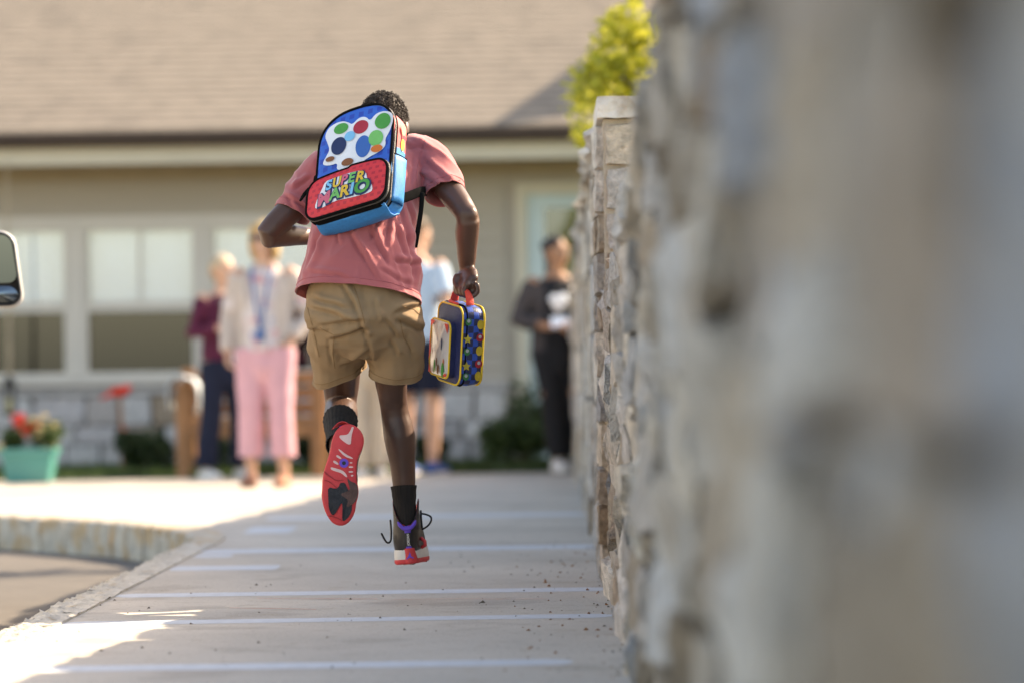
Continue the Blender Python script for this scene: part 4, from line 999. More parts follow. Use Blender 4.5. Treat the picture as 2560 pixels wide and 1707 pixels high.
# ------------------------------------------------------------------ the runner
def J(px, py, dy=0.0): return P(px, py, 12.0 + dy)
X = Vector((1,0,0))
MT['skin_boy'] = mat('deep_brown_skin', (.088,.044,.030),   .40, .25, 9, bump=.06, bscale=260, spec=.42, sss=.05)
MT['tee'] = mat('coral_pink_tee', (.40,.100,.103), .85, .05, 8, bump=.25, bscale=420, sheen=.35, spec=.35, bdist=.002)
MT['chino'] = mat('khaki_twill', (.28,.185,.102), .85, .07, 9, bump=.3, bscale=500, bdist=.002)
MT['stitch_pink'] = mat('pink_seam', (.40,.11,.12), .9, .1, 40); MT['stitch_khaki'] = mat('khaki_seam', (.25,.15,.07), .9, .1, 40)
MT['sock'] = mat('black_rib_sock', (.022,.019,.017), .92, .3, 30, bump=.6, bscale=110, stretch=(3,3,.2), bdist=.004)
MT['curl'] = mat('black_curly_hair', (.030,.021,.016), .6, .4, 60)
MT['s_red'] = mat('red_rubber', (.62,.055,.06), .55, .10, 30, bump=.2, bscale=200); MT['s_black'] = mat('black_leather', (.013,.012,.012), .38, .2, 30, bump=.1, bscale=90, spec=.5)
MT['s_white'] = mat('white_rubber', (.66,.64,.60), .55, .06, 30); MT['s_purple'] = mat('purple_trim', (.13,.07,.50), .6, .08, 30); MT['s_blk2'] = mat('dark_rubber', (.028,.031,.036), .8, .3, 60, bump=.4, bscale=140)
MT['s_brown'] = mat('worn_rubber', (.10,.058,.05), .8, .3, 60, bump=.4, bscale=140); MT['s_pink'] = mat('pale_rubber', (.70,.50,.47), .6, .1, 30); MT['s_dred'] = mat('deep_red_rubber', (.36,.03,.035), .6, .1, 30)

boy = thing('person', 'person running away in coral tee and khaki shorts with red-soled high-top shoes', 'person', (J(905,1400,.05).x,12.05,0))

# ---- body, one continuous surface
mb = MB()
mb.tube([J(968,785,.01),J(973,860,.06),J(976,931,.11),J(984,1012,.17),J(999,1092,.175),J(1008,1180,.175),J(1013,1268,.17),J(1016,1330,.165)], [.085,.068,.054,.0435,.0505,.039,.030,.032], 18, sub=3)
mb.tube([J(1016,1335,.16),J(1022,1375,.25),J(1030,1395,.33)], [.032,.03,.022], 12)
mb.tube([J(862,785,.0),J(856,860,.09),J(853,935,.20),J(852,1012,.31)], [.085,.070,.061,.050], 18, sub=3)
mb.tube([J(852,1012,.31),J(852,1036,.19),J(850,1060,.08),J(847,1085,.0),J(846,1102,-.06)], [.050,.0545,.049,.038,.031], 18, sub=3)
mb.tube([J(846,1102,-.07),J(850,1180,-.10),J(852,1240,-.11)], [.032,.03,.022], 12)
mb.tube([J(906,760,.0),J(907,690,.01),J(912,600,.05),J(922,500,.12),J(938,430,.18),J(950,390,.21)], [(.15,.10),(.14,.095),(.13,.09),(.145,.095),(.15,.09),(.12,.075)], 20, ref=X, sub=2)
mb.tube([J(950,395,.22),J(958,365,.27),J(957,325,.32)], [(.085,.06),(.055,.055),(.052,.055)], 16, ref=X)
RS, RE, RW = J(1076,408,.19), J(1167,538,.02), J(1167,676,.12)
mb.tube([J(1020,395,.21),RS,RS.lerp(RE,.5),RE,RE.lerp(RW,.3),RE.lerp(RW,.7),RW], [.06,.056,.044,.0365,.0385,.031,.0235], 18, sub=3)
mb.ell(RE+Vector((.008,-.012,0)), (.028,.026,.03))
LS, LE, LW = J(822,428,.21), J(668,586,.12), J(790,592,.29)
mb.tube([J(870,405,.21),LS,LS.lerp(LE,.5),LE,LE.lerp(LW,.3),LE.lerp(LW,.7),LW], [.06,.056,.045,.037,.0385,.031,.0235], 18, sub=3)
# right hand closed round the box handle
E1 = Vector((.45,-.89,-.15)).normalized(); E2 = Vector((.89,.45,0)).normalized(); EV = E2.cross(E1).normalized()
if EV.z < 0: EV = -EV
BC = J(1150,858,.08); GR = BC + EV*.172 + Vector((.006,0,0))
mb.tube([RW, RW.lerp(GR+Vector((.016,0,.022)),.55), GR+Vector((.012,0,.018))], [(.025,.020),(.037,.021),(.041,.020)], 16, ref=E1)
for o, rr in ((.033,.0082),(.0115,.0092),(-.011,.0094),(-.032,.0088)):
    q = GR + E1*o
    mb.tube([q+Vector((.024,0,.016)), q+Vector((.027,0,-.006)), q+Vector((.008,0,-.021)), q+Vector((-.014,0,-.016)), q+Vector((-.017,0,.003))], [rr*1.12,rr*1.05,rr,rr*.95,rr*.8], 10, sub=2)
mb.tube([RW+Vector((-.012,.012,-.018)), GR+E1*-.03+Vector((-.012,0,.034)), GR+E1*-.022+Vector((-.020,0,.016)), GR+E1*-.004+Vector((-.022,0,.004))], [.014,.0115,.0105,.0085], 10, sub=2)
mb.ell(GR+Vector((.008,0,.012)), (.018,.036,.020))
# left hand: loose fist in front of the chest
finger_hand(mb, LW, (LW-LE), Vector((0,0,-1)), .88, 1.15, -1)
HC = J(960,325,.33); HK = .96
MH = Matrix.Rotation(R(172),3,'Z') @ Matrix.Rotation(R(22),3,'X')
head_into(mb, HC, MH, HK)
me = remesh(mb, .0048, 4, .45)
link('body', me, MT['skin_boy'], boy); face_parts(boy, HC, MH, HK)
# ---- short tight curls
rnd = random.Random(3); m = MB()
octa = [Vector(p) for p in ((1,0,0),(-1,0,0),(0,1,0),(0,-1,0),(0,0,1),(0,0,-1))]; of = [(0,2,4),(2,1,4),(1,3,4),(3,0,4),(2,0,5),(1,2,5),(3,1,5),(0,3,5)]
m.ell(HC + MH @ Vector((0,.018,.032))*HK, (.0755*HK,.0935*HK,.086*HK), MH, 24, 14)
n = 0
while n < 6500:
    d = Vector((rnd.gauss(0,1),rnd.gauss(0,1),rnd.gauss(0,1))).normalized()
    if d.z < -.25 or (d.y < -.35 and d.z < .45): continue
    lift = 1.0 + rnd.uniform(-.01,.11)*rnd.random()*(1 if d.z > .1 else .4)
    c = HC + MH @ Vector((d.x*.078, d.y*.096+.014, d.z*.094+.024))*HK*lift
    s = rnd.uniform(.0014,.0034); Q = Matrix.Rotation(rnd.uniform(0,6.3),3,Vector((rnd.gauss(0,1),rnd.gauss(0,1),rnd.gauss(0,1))).normalized())
    sx = rnd.uniform(.7,1.5); m.add([c + Q @ Vector((v.x*s*sx, v.y*s, v.z*s*.7)) for v in octa], of); n += 1
link('hair', m, MT['curl'], boy, smooth=False, fix=False)

# ---- folds in cloth: creases along lines, each a ridge with a sharp valley beside it
CRI = CAM_ROT.transposed()
def to_px(p):
    q = CRI @ (p - Vector((0,0,CAM_H))); return 1280 + FPX*q.x/-q.z, 853.5 - FPX*q.y/-q.z
def creases(lines):
    L = [((620+a[0]/3.734, y0+a[1]/3.734), (620+b[0]/3.734, y0+b[1]/3.734), A, w_) for y0, a, b, A, w_ in lines]
    def f(p, n):
        if n.y > .15: return 0.0
        x, y = to_px(p); s_ = 0.0
        for (ax,ay),(bx,by),A,w_ in L:
            dx, dy = bx-ax, by-ay; ll = math.hypot(dx,dy); t = ((x-ax)*dx+(y-ay)*dy)/(ll*ll)
            if t < -.15 or t > 1.15: continue
            d = ((x-ax)*dy-(y-ay)*dx)/ll + 3*noise.noise((t*3,ax*.1,ay*.1))
            if abs(d) > 4*w_: continue
            env = max(0.0, min(1, (t+.15)*3.5, (1.15-t)*3.5))
            s_ += A*env*(math.exp(-((d-w_*.6)/w_)**2) - .9*math.exp(-((d+w_*.7)/(w_*.55))**2))
        return s_*min(1,(.15-n.y)*2.2)
    return f
TEE_CR = creases([(200,(1250,1270),(1170,1500),.007,7),(200,(1340,1230),(1310,1520),.007,7),(200,(1420,1170),(1520,1520),.008,8),(200,(1500,1150),(1580,1400),.006,6),(560,(960,60),(1110,320),.008,8),(560,(1150,30),(1310,350),.008,8),(560,(1400,20),(1490,310),.008,8),(560,(710,40),(620,310),.009,9),(560,(570,230),(500,490),.007,8),(560,(650,140),(560,430),.007,8),(560,(1000,140),(1210,500),.006,8),(560,(600,430),(920,490),.005,7),(560,(1500,100),(1570,520),.008,7),(560,(1380,320),(1570,370),.009,8),(560,(830,30),(860,180),.007,6),(560,(1250,420),(1560,560),.005,8),
 (200,(1660,740),(1900,960),.007,8),(200,(1600,850),(1800,1010),.006,7),(200,(1560,720),(1530,980),.006,7),(200,(430,1010),(570,900),.008,7),(200,(370,1080),(550,1190),.008,7),(200,(400,1110),(480,1300),.007,7),(200,(1490,620),(1640,600),.007,8),(200,(1540,560),(1700,640),.006,8)])
SHORT_CR = creases([(560,(620,680),(920,770),.009,8),(560,(600,770),(1010,890),.009,9),(560,(690,930),(1070,870),.008,8),(560,(770,1060),(1090,970),.010,9),(560,(900,560),(1075,880),.010,8),(560,(1060,880),(1120,1040),.012,9),(560,(1290,880),(1400,1040),.006,6),(560,(1370,810),(1640,740),.010,10),(560,(1420,880),(1650,980),.012,12),(560,(1350,1090),(1410,1210),.007,7),(560,(540,850),(640,1200),.007,8),(560,(760,1080),(800,1300),.006,8),(560,(880,1310),(1120,1180),.009,8),(560,(1130,1100),(1180,1350),.007,8),(560,(560,960),(720,1000),.006,7),(560,(1200,700),(1230,900),.005,8),(560,(1500,1050),(1560,1250),.006,8)])
# ---- tee
m = MB()
m.tube([J(889,775,-.03),J(894,742,-.015),J(899,700,.0),J(905,630,.025),J(911,575,.055),J(919,510,.105),J(933,450,.155),J(946,402,.19),J(955,366,.225),J(959,346,.25)],
       [(.203,.137),(.200,.135),(.190,.132),(.174,.125),(.162,.118),(.160,.115),(.168,.112),(.158,.098),(.095,.078),(.066,.064)], 26, ref=X, round_caps=False, sub=2)
m.tube([J(1000,392,.205),J(1050,394,.195),J(1084,412,.175),J(1104,446,.14),J(1113,486,.105),J(1121,518,.08)], [.068,.070,.068,.063,.0625,.063], 20, round_caps=False, sub=2)
m.tube([J(880,400,.205),J(832,420,.205),J(790,452,.195),J(757,492,.175),J(730,535,.155),J(712,562,.14)], [.068,.070,.066,.060,.057,.057], 20, round_caps=False, sub=2)
me = remesh(m, .0058, 3)
caps = [(J(894,742,-.015), (J(894,742,-.015)-J(899,700,0)).normalized(), .26), (J(1113,486,.105), (J(1113,486,.105)-J(1104,446,.14)).normalized(), .085), (J(730,535,.155), (J(730,535,.155)-J(757,492,.175)).normalized(), .08)]
open_caps(me, caps, .009)
HZ = J(900,740).z
PB = J(900,560,-.03)
def tee_fold(p, n):
    r = p - PB; ang = math.atan2(r.x, -r.z)                       # folds fan out below the pack
    low = max(0, min(1, (J(900,590).z - p.z)/.12 + .35)); arm = 1 if abs(p.x-J(915,0).x) > .17 and p.z > J(0,600).z else 0
    f = math.sin(ang*9 + 3.2*noise.noise((p.x*5,p.y*5,p.z*3))) * (.5+.5*noise.noise((p.x*6+4,p.z*4,1)))
    f2 = noise.noise((p.x*7 - p.z*6, p.y*6, (p.z + p.x*.5)*9))
    f3 = noise.noise((p.x*14, p.y*14, p.z*5 + 9))
    g = noise.noise((p.x*12+p.z*20, p.y*10, p.z*12-p.x*16))
    rdg = (1-2*abs(noise.noise(((p.x+.35*(p.z-PB.z)*(1 if p.x>PB.x else -1))*15,p.y*8,p.z*2.6))))**3; rd2 = (1-2*abs(noise.noise((p.x*8+p.z*9,p.y*7,p.z*6-p.x*5+11))))**3
    return low*(.010*f + .012*f2 + .0035*f3 + .009*rdg + .006*rd2) + (1-low)*(.006*f2+.003*f3+.006*rd2) + arm*(.008*g+.006*rd2) + .010*max(0,(HZ+.06-p.z)/.06)*noise.noise((p.x*11,p.y*11,2))
displace(me, lambda p,n: .55*tee_fold(p,n) + TEE_CR(p,n))
tee = solid(link('shirt', me, MT['tee'], boy), .003)
from mathutils.bvhtree import BVHTree
def bvh(me): return BVHTree.FromPolygons([v.co.copy() for v in me.vertices], [tuple(p.vertices) for p in me.polygons])
def rim_tubes(me, mt, parent, r, name, up, mt2):
    tree = bvh(me)
    for L in rim_curve(me):
        if len(L) < 20: continue
        c = sum(L, Vector())/len(L); nb = None
        m = MB(); pts = L[::2]; m.tube(pts + [pts[0]], [r]*(len(pts)+1), 6, round_caps=False); link(name, m, mt, parent)
        d = min(up, key=lambda q: (q[0]-c).length)[1]; sp = []
        for p in pts:
            q, nn, _, _ = tree.find_nearest(p + d*.020); sp.append(q + nn*.0004)
        m = MB(); m.tube(sp + [sp[0]], [.0011]*(len(sp)+1), 5, round_caps=False); link('stitching', m, mt2, parent)
def seam(me, pix, mt, parent, r=.0012, name='seam'):
    """seam sewn along the cloth where the photograph shows it"""
    tree = bvh(me); o = Vector((0,0,CAM_H)); pts = []
    for (x0,y0),(x1,y1) in zip(pix[:-1], pix[1:]):
        for k_ in range(8):
            d = (J(lerp(x0,x1,k_/8), lerp(y0,y1,k_/8)) - o).normalized(); h, nn, _, _ = tree.ray_cast(o, d)
            if h is not None: pts.append(h + nn*.0004*(1 if nn.dot(d) < 0 else -1))
    if len(pts) > 3: m = MB(); m.tube(pts, [r]*len(pts), 6); link(name, m, mt, parent)
rim_tubes(tee.data, MT['tee'], tee, .0022, 'hem', [(q[0], -q[1]) for q in caps], MT['stitch_pink'])
for pix in ([(1062,352),(1048,395),(1040,440),(1044,480)], [(1150,452),(1110,462),(1068,465)]): seam(tee.data, pix[:], MT['stitch_pink'], tee)

# ---- shorts
m = MB()
m.tube([J(904,690,.0),J(905,735,.0),J(907,775,.0),J(908,800,.01)], [(.155,.115),(.172,.125),(.178,.130),(.172,.122)], 24, ref=X, sub=2)
lp_ = [J(856,775,.005),J(847,840,.075),J(845,890,.14),J(848,938,.19)]; rp_ = [J(968,775,.005),J(982,840,.05),J(988,890,.08),J(986,934,.105)]
m.tube(lp_+[lp_[-1]+(lp_[-1]-lp_[-2])*1.0], [.106,.099,.089,.086,.086], 20, round_caps=False, sub=3); m.tube(rp_+[rp_[-1]+(rp_[-1]-rp_[-2])*.5], [.108,.100,.090,.084,.084], 20, round_caps=False, sub=3)
me = remesh(m, .0055, 3)
open_caps(me, [(lp_[-1],Vector((.36,.30,-.88)).normalized(),.13),(rp_[-1],(rp_[-1]-rp_[-2]).normalized(),.11)], .009)
CR = J(912,812,-.08)
def short_fold(p, n):
    r = p - CR; d = r.length; ang = math.atan2(r.x, -r.z)
    sd_ = -1 if r.x < 0 else 1; back = 1 if n.y < 0 else .4
    q1 = r.z - sd_*r.x*.35 + .03*noise.noise((p.x*8,p.y*8,p.z*8))      # creases run sideways from the seat
    f = math.sin(q1*95 + 2*noise.noise((p.x*5+7,p.z*5,2)))*math.exp(-abs(r.x)*9 - max(0,-r.z)*5 - max(0,r.z)*11)*back*(1.25 if sd_ < 0 else .6)
    vert = (1-abs(noise.noise(((p.x+.25*p.z)*13,p.y*9,p.z*2.2+5)))*2)**3*.5
    f2 = noise.noise((p.x*7+p.z*5, p.y*6, p.z*15)); f3 = noise.noise((p.x*26, p.y*26, p.z*13)); rid = 1-abs(noise.noise((p.x*9-p.z*7, p.y*7, p.z*10+3)))*2
    seam = -.006*math.exp(-((p.x - J(905,0).x)/.010)**2)*(1 if n.y < -.2 and p.z > CR.z-.02 else 0)
    hem = max(0, (J(0,905).z-p.z)/.05); return .0085*f + .010*f2 + .0032*f3 + .010*rid*abs(f2) + .006*vert + seam + .009*hem*noise.noise((p.x*18,p.y*18,3))
displace(me, lambda p,n: .6*short_fold(p,n) + SHORT_CR(p,n))
sh = solid(link('shorts', me, MT['chino'], boy), .003)
rim_tubes(sh.data, MT['chino'], sh, .0020, 'hem', [(lp_[-1],(lp_[-2]-lp_[-1]).normalized()),(rp_[-1],(rp_[-2]-rp_[-1]).normalized())], MT['stitch_khaki'])
for pix in ([(884,715),(896,750),(906,785),(912,812)], [(766,760),(785,830),(800,900)], [(800,820),(835,838),(870,832),(905,822)], [(835,842),(832,880),(838,925)], [(1005,765),(1035,775),(1052,790)], [(1000,800),(1010,845),(1030,880)]): seam(sh.data, pix, MT['stitch_khaki'], sh)
# ---- socks
def ribbed(pts, rad, n=72):
    m = MB(); m.tube(pts, rad, n, round_caps=False, sub=6); nr = len(m.v)//n
    ce = [sum((Vector(m.v[i*n+j]) for j in range(n)), Vector())/n for i in range(nr)]
    for i in range(nr):
        for j in range(n):
            v = Vector(m.v[i*n+j]); d = v-ce[i]; k_ = 1 + (.022 if j % 3 == 0 else -.012) + .03*noise.noise((v.x*25,v.y*25,v.z*40)); m.v[i*n+j] = tuple(ce[i]+d*k_)
    m.f = [f for f in m.f if len(f) == 4]; m.m = [0]*len(m.f); return m
solid(link('sock', ribbed([J(1016,1330,.165),J(1014,1290,.168),J(1012,1262,.17),J(1010,1232,.172),J(1009,1214,.174)], [.038,.035,.0345,.0385,.0415]), MT['sock'], boy), .003)
solid(link('sock', ribbed([J(846,1112,-.085),J(846,1098,-.04),J(848,1079,.02),J(850,1062,.075),J(851,1052,.11)], [.040,.038,.0435,.0515,.0555]), MT['sock'], boy), .003)

# ---- shoes: local x across, y heel to toe, z up from the ground
SOLE = [(430,145),(530,160),(620,220),(670,310),(675,400),(650,490),(604,580),(582,680),(578,780),(582,900),(605,980),(605,1080),(574,1190),(568,1270),(530,1370),(460,1450),(380,1478),(290,1455),(220,1380),(160,1250),(130,1100),(135,1020),(138,960),(140,880),(160,760),(205,620),(240,500),(252,400),(285,290),(345,200)]
def sl(p): return ((p[0]-400)/4239, (p[1]-145)/4239)
SOLE_L = [sl(p) for p in SOLE]
def smooth_poly(poly, it=2):
    for _ in range(it):
        q = []
        for i in range(len(poly)):
            a, b = poly[i], poly[(i+1) % len(poly)]
            q += [(a[0]*.75+b[0]*.25, a[1]*.75+b[1]*.25), (a[0]*.25+b[0]*.75, a[1]*.25+b[1]*.75)]
        poly = q
    return poly
def make_shoe(M, mir, label):
    W = lambda x,y,z: M @ Vector((x*mir,y,z))
    out = smooth_poly(SOLE_L, 1); cx, cy = 0.0, .155
    def ring(s, z, dz=0): return [W(cx+(x-cx)*(1-(1-s)*2.4), cy+(y-cy)*s, z + (.010*max(0,(y-.24)/.07)**2)) for x,y in out]
    # upper: foot outline drawn in to the ankle opening
    foot = [(cx+(x-cx)*.90, cy+(y-cy)*.965) for x,y in out]; N = len(foot); m = MB(); rings = []
    def ankle(x, y):
        a = math.atan2((x-0)/.042, (y-.075)/.11); return (math.sin(a)*(.041 if mir > 0 else .053), .055+math.cos(a)*.058, a)
    def topz(a):
        f = (1+math.cos(a))/2                                          # 1 at the tongue, 0 at the heel
        return .118 + .055*min(1, (1-abs(math.cos(a)))*1.3 + .0) + .050*f
    nv = 12
    for i in range(nv+1):
        v = i/nv; rg = []
        for x,y in foot:
            ax, ay, a = ankle(x,y); tz = topz(a); z = lerp(.03, tz, v); w_ = v**.85 if y > .16 else v**1.3
            heel = .004*math.sin(v*math.pi) if y < .06 else 0
            bul = .006*math.sin(min(1,v*1.6)*math.pi)*(1 if abs(x) > .02 else 0)*(1 if x > 0 else -1)
            rg.append(W(lerp(x,ax,w_)+bul, lerp(y,ay,w_)-heel, z))
        rings.append(rg)
    m.rings(rings, (False,False)); up = link('shoe', m, MT['s_black'], boy); solid(up, .004, -1); up['label'] = label
    # lining + padded collar
    m = MB(); r2 = []
    for dz, s in ((.002,1.0),(-.004,.90),(-.035,.86)):
        rg = []
        for x,y in foot:
            ax, ay, a = ankle(x,y); rg.append(W(ax*s, .055+(ay-.055)*s, topz(a)+dz))
        r2.append(rg)
    m.rings(r2, (False,False)); link('lining', m, MT['s_dred'] if False else MT['s_red'], up)
    m = MB(); cp = []
    for t in np.linspace(-.72,.72,13):
        a = math.pi + t; cp.append(W(math.sin(a)*(.043 if mir > 0 else .053), .055+math.cos(a)*.060, topz(a)-.008))
    m.tube(cp, [.003]+[.0060]*11+[.003], 10); link('collar', m, MT['s_purple'], up)
    # midsole and outsole
    m = MB(); m.rings([ring(.985,.010),ring(1.0,.014),ring(1.0,.026),ring(.992,.040),ring(.965,.053)], (False,False)); link('midsole', m, MT['s_white'], up)
    m = MB(); m.rings([ring(.955,.0),ring(.985,.002),ring(1.006,.006),ring(1.006,.015),ring(.99,.017)], (True,False)); so_ = link('outsole', m, MT['s_red'], up)
    def tread(poly, mt, name, h, smooth=1):
        m = MB(); m.prism(smooth_poly([sl(p) for p in poly], smooth), .004, -h, lambda a,b,c: W(a,b,c+.010*max(0,(b-.24)/.07)**2)); link(name, m, mt, up, smooth=False)
    tread([(360,300),(415,298),(470,290),(505,235),(520,190),(548,190),(535,240),(518,300),(512,370),(510,420),(470,420),(420,385),(360,335)], MT['s_pink'], 'tread_mark', .0016)
    tread([(340,485),(362,480),(440,545),(540,598),(532,612),(430,580)], MT['s_pink'], 'tread_mark', .0016)
    for q in ([(320,560),(342,558),(392,600),(372,612),(320,582)], [(280,632),(302,630),(352,668),(342,690),(280,657)], [(245,715),(300,728),(400,758),(440,795),(467,842),(448,850),(390,795),(310,772),(248,748)], [(482,705),(540,706),(540,724),(482,726)], [(482,768),(540,770),(540,787),(482,789)], [(495,650),(530,652),(530,667),(495,668)], [(510,820),(542,816),(542,838),(512,840)]):
        tread(q, MT['s_pink'], 'tread_mark', .0014)
    tread([(210,975),(320,1003),(352,975),(370,925),(400,918),(432,920),(470,1000),(520,1100),(530,1250),(500,1350),(425,1422),(395,1410),(402,1300),(400,1190),(382,1190),(300,1340),(258,1340),(222,1260),(215,1100)], MT['s_blk2'], 'grip_pad', .0018)
    tread([(460,850),(500,900),(585,932),(607,1000),(600,1100),(560,1190),(445,1252),(482,1150),(425,1110),(365,1070),(505,1020),(480,940)], MT['s_brown'], 'grip_pad', .0024)
    tread([(420+60*math.cos(q*math.pi/10), 665+60*math.sin(q*math.pi/10)) for q in range(20)], MT['s_purple'], 'sole_badge', .0022)
    tread([(420+26*math.cos(q*math.pi/6), 665+26*math.sin(q*math.pi/6)) for q in range(12)], MT['s_blk2'], 'sole_badge', .0027)
    for q in ([(160,760),(165,800),(240,850),(320,905),(420,890),(420,878),(325,890),(245,835)], [(150,890),(200,900),(260,935),(330,1000),(335,990),(262,922),(200,885)], [(215,1360),(320,1380),(400,1420),(402,1412),(325,1366),(220,1345)]): tread(q, MT['s_dred'], 'tread_groove', .0012)
    # heel: red counter with badge, pull loop, tab with lettering
    def hb(x, z, o):
        rr = lerp(.040,.036,z/.13); return W(x, .008 + .030*(x/.036)**2 - (.003 if z > .05 else .006*(1-z/.06)) - o, z)
    def heel_patch(name, poly, mt, o, par=up):
        m = MB(); ys = sorted(set(b for a,b in poly)); z0, z1 = ys[0], ys[-1]
        n_ = 10; rows = []
        for i in range(n_+1):
            z = lerp(z0,z1,i/n_); xs = []
            for (a,b),(c,d) in zip(poly, poly[1:]+poly[:1]):
                if (b-z)*(d-z) <= 0 and abs(b-d) > 1e-9: xs.append(a+(c-a)*(z-b)/(d-b))
            if not xs: xs = [0,0]
            rows.append([hb(lerp(min(xs),max(xs),j/8), z, o) for j in range(9)])
        m.rings(rows, (False,False), closed=False); return solid(link(name, m, mt, par), .002, 0)
    heel_patch('heel_counter', [(-.033,.002),(.031,.002),(.0185,.050),(-.019,.050)], MT['s_red'], .0085)
    heel_patch('tab_base', [(-.0105,.0485),(.0105,.0485),(.0105,.056),(-.0105,.056)], MT['s_purple'], .006)
    heel_patch('heel_tab', [(-.0105,.0565),(.0095,.0565),(.0085,.098),(-.0115,.098)], MT['s_black'], .0065)
    heel_patch('pull_loop', [(-.0125,.0985),(.0115,.0985),(.011,.121),(-.014,.121)], MT['s_purple'], .0095)
    # lettering and badge, thin flat pieces on the heel
    cu = bpy.data.curves.new('t','FONT'); cu.body = 'JORDAN'; cu.size = .0105; cu.offset = .0003; cu.align_x = 'CENTER'; cu.align_y = 'CENTER'
    to = bpy.data.objects.new('t',cu); C.objects.link(to); dg = bpy.context.evaluated_depsgraph_get(); dg.update(); tm = bpy.data.meshes.new_from_object(to.evaluated_get(dg)); bpy.data.objects.remove(to)
    for v in tm.vertices: v.co = hb(-v.co.y*(1 if mir > 0 else -1.25)-.0005, .0775+v.co.x*.92, .0092)
    link('tab_lettering', tm, MT['s_white'], up, smooth=False)
    jm = [(528,1300),(533,1276),(543,1308),(550,1345),(592,1375),(582,1387),(540,1366),(520,1370),(480,1394),(470,1386),(500,1350),(516,1322)]
    m = MB(); m.add([hb((a-527)/6273/.8*(1 if mir > 0 else -1.25), .026-(b-1340)/6273/.8, .0112) for a,b in jm], [tuple(range(len(jm)))]); link('heel_badge', m, MT['s_purple'], up, smooth=False)
    return up, W
LM = Matrix.Identity(4)
el = Vector((-.012,-.10,-1)).normalized(); ex = Vector((1,0,-.012)); ex = (ex-el*ex.dot(el)).normalized(); ez = ex.cross(el)
for i,(a,b,c) in enumerate(zip(ex,el,ez)): LM[i][0], LM[i][1], LM[i][2] = a,b,c
O = J(856.5,1057.7,-.15); LM[0][3], LM[1][3], LM[2][3] = O
make_shoe(LM, 1, 'left shoe kicked up, patterned red sole facing back')
RM = Matrix.Identity(4)
el = Vector((.015,1,-.02)).normalized(); ez = Vector((-.075,.02,1)); ez = (ez-el*ez.dot(el)).normalized(); ex = el.cross(ez)
for i,(a,b,c) in enumerate(zip(ex,el,ez)): RM[i][0], RM[i][1], RM[i][2] = a,b,c
O = J(1026,1409,.115); RM[0][3], RM[1][3], RM[2][3] = O
rs, RWf = make_shoe(RM, -.80, 'right shoe seen from the heel, black with purple pull loop')
def lace(pts, r=.0032): m = MB(); m.tube(pts, [r]*len(pts), 8, sub=4); link('lace', m, MT['s_black'], rs)
lace([J(1052,1292,.20),J(1055,1283,.19),J(1075,1289,.18),J(1078,1300,.17),J(1070,1313,.17),J(1056,1322,.19)]); lace([J(1052,1276,.2),J(1053,1295,.19),J(1055,1318,.19)]); lace([J(976,1300,.2),J(978,1330,.18),J(976,1352,.17),J(966,1354,.16),J(954,1333,.15)])
m = MB(); m.tube([J(1054,1345,.2),J(1062,1352,.19),J(1063,1362,.19),J(1056,1366,.2)],[.006]*4,8); link('side_wing', m, MT['s_red'], rs)

# ------------------------------------------------------------------ backpack
U = Vector((.92,-.29,.25)); Vv = Vector((.07,.30,.95)); Nn = U.cross(Vv).normalized()
if Nn.y > 0: Nn = -Nn
BO = J(875,522,-.155)
def B(a, b, c): return BO + U*a + Vv*b + Nn*c            # c = 0 on the front panel's rim, towards the viewer
def AB(px, py, c):
    """panel coordinates that the photograph shows at a pixel"""
    q = J(px,py,-.155) - BO - Vector(((Nn.x),0,(Nn.z)))*c
    det = U.x*Vv.z - Vv.x*U.z
    return ((q.x*Vv.z - Vv.x*q.z)/det, (U.x*q.z - q.x*U.z)/det)
def Z1(zx, zy, c): return AB(620+zx/3.734, 200+zy/3.734, c)
MT['bp_blue'] = mat('royal_blue_print', (.012,.115,.52), .55, .05, 20, bump=.15, bscale=300, spec=.4); print_pattern(MT['bp_blue'], (.012,.05,.36), (8,11), .33, .85)
MT['bp_red'] = mat('red_print', (.66,.035,.045), .5, .05, 20, bump=.15, bscale=300, spec=.4); print_pattern(MT['bp_red'], (.36,.012,.03), (11,14), .32, .65)
MT['bp_mesh'] = mat('bright_blue_nylon', (.012,.20,.50), .55, .12, 120, bump=.5, bscale=420, spec=.4, bdist=.003)
MT['bp_side'] = mat('coral_red_nylon', (.62,.12,.12), .55, .12, 20, bump=.2, bscale=200); MT['bp_black'] = mat('black_webbing', (.010,.010,.010), .8, .2, 40, bump=.3, bscale=300, spec=.0)
MT['zip'] = mat('zip_teeth', (.06,.055,.05), .35, .3, 200, bump=.6, bscale=500, spec=.6); MT['p_white'] = mat('white_print', (.70,.73,.78), .5, .03, 20); MT['p_green'] = mat('green_print', (.05,.30,.06), .5, .12, 20); MT['p_redd'] = mat('crimson_print', (.42,.03,.05), .5, .12, 20)
MT['p_blue2'] = mat('mid_blue_print', (.03,.13,.42), .5, .12, 20); MT['p_navy'] = mat('navy_print', (.015,.03,.10), .5, .1, 20); MT['p_orange'] = mat('orange_print', (.62,.16,.03), .5, .12, 20); MT['p_yellow'] = mat('golden_print', (.70,.45,.05), .5, .1, 20); MT['p_sky'] = mat('sky_print', (.16,.48,.75), .5, .1, 20); MT['p_pink'] = mat('rose_print', (.62,.13,.20), .5, .1, 20); MT['p_lgreen'] = mat('leaf_print', (.14,.46,.13), .5, .1, 20); MT['p_brown'] = mat('brown_print', (.22,.08,.03), .5, .1, 20); MT['p_skin'] = mat('apricot_print', (.72,.42,.22), .5, .1, 20)
pk = thing('backpack', 'blue and red school backpack with colourful lettering on the runner\'s back', 'backpack', B(0,0,-.12))
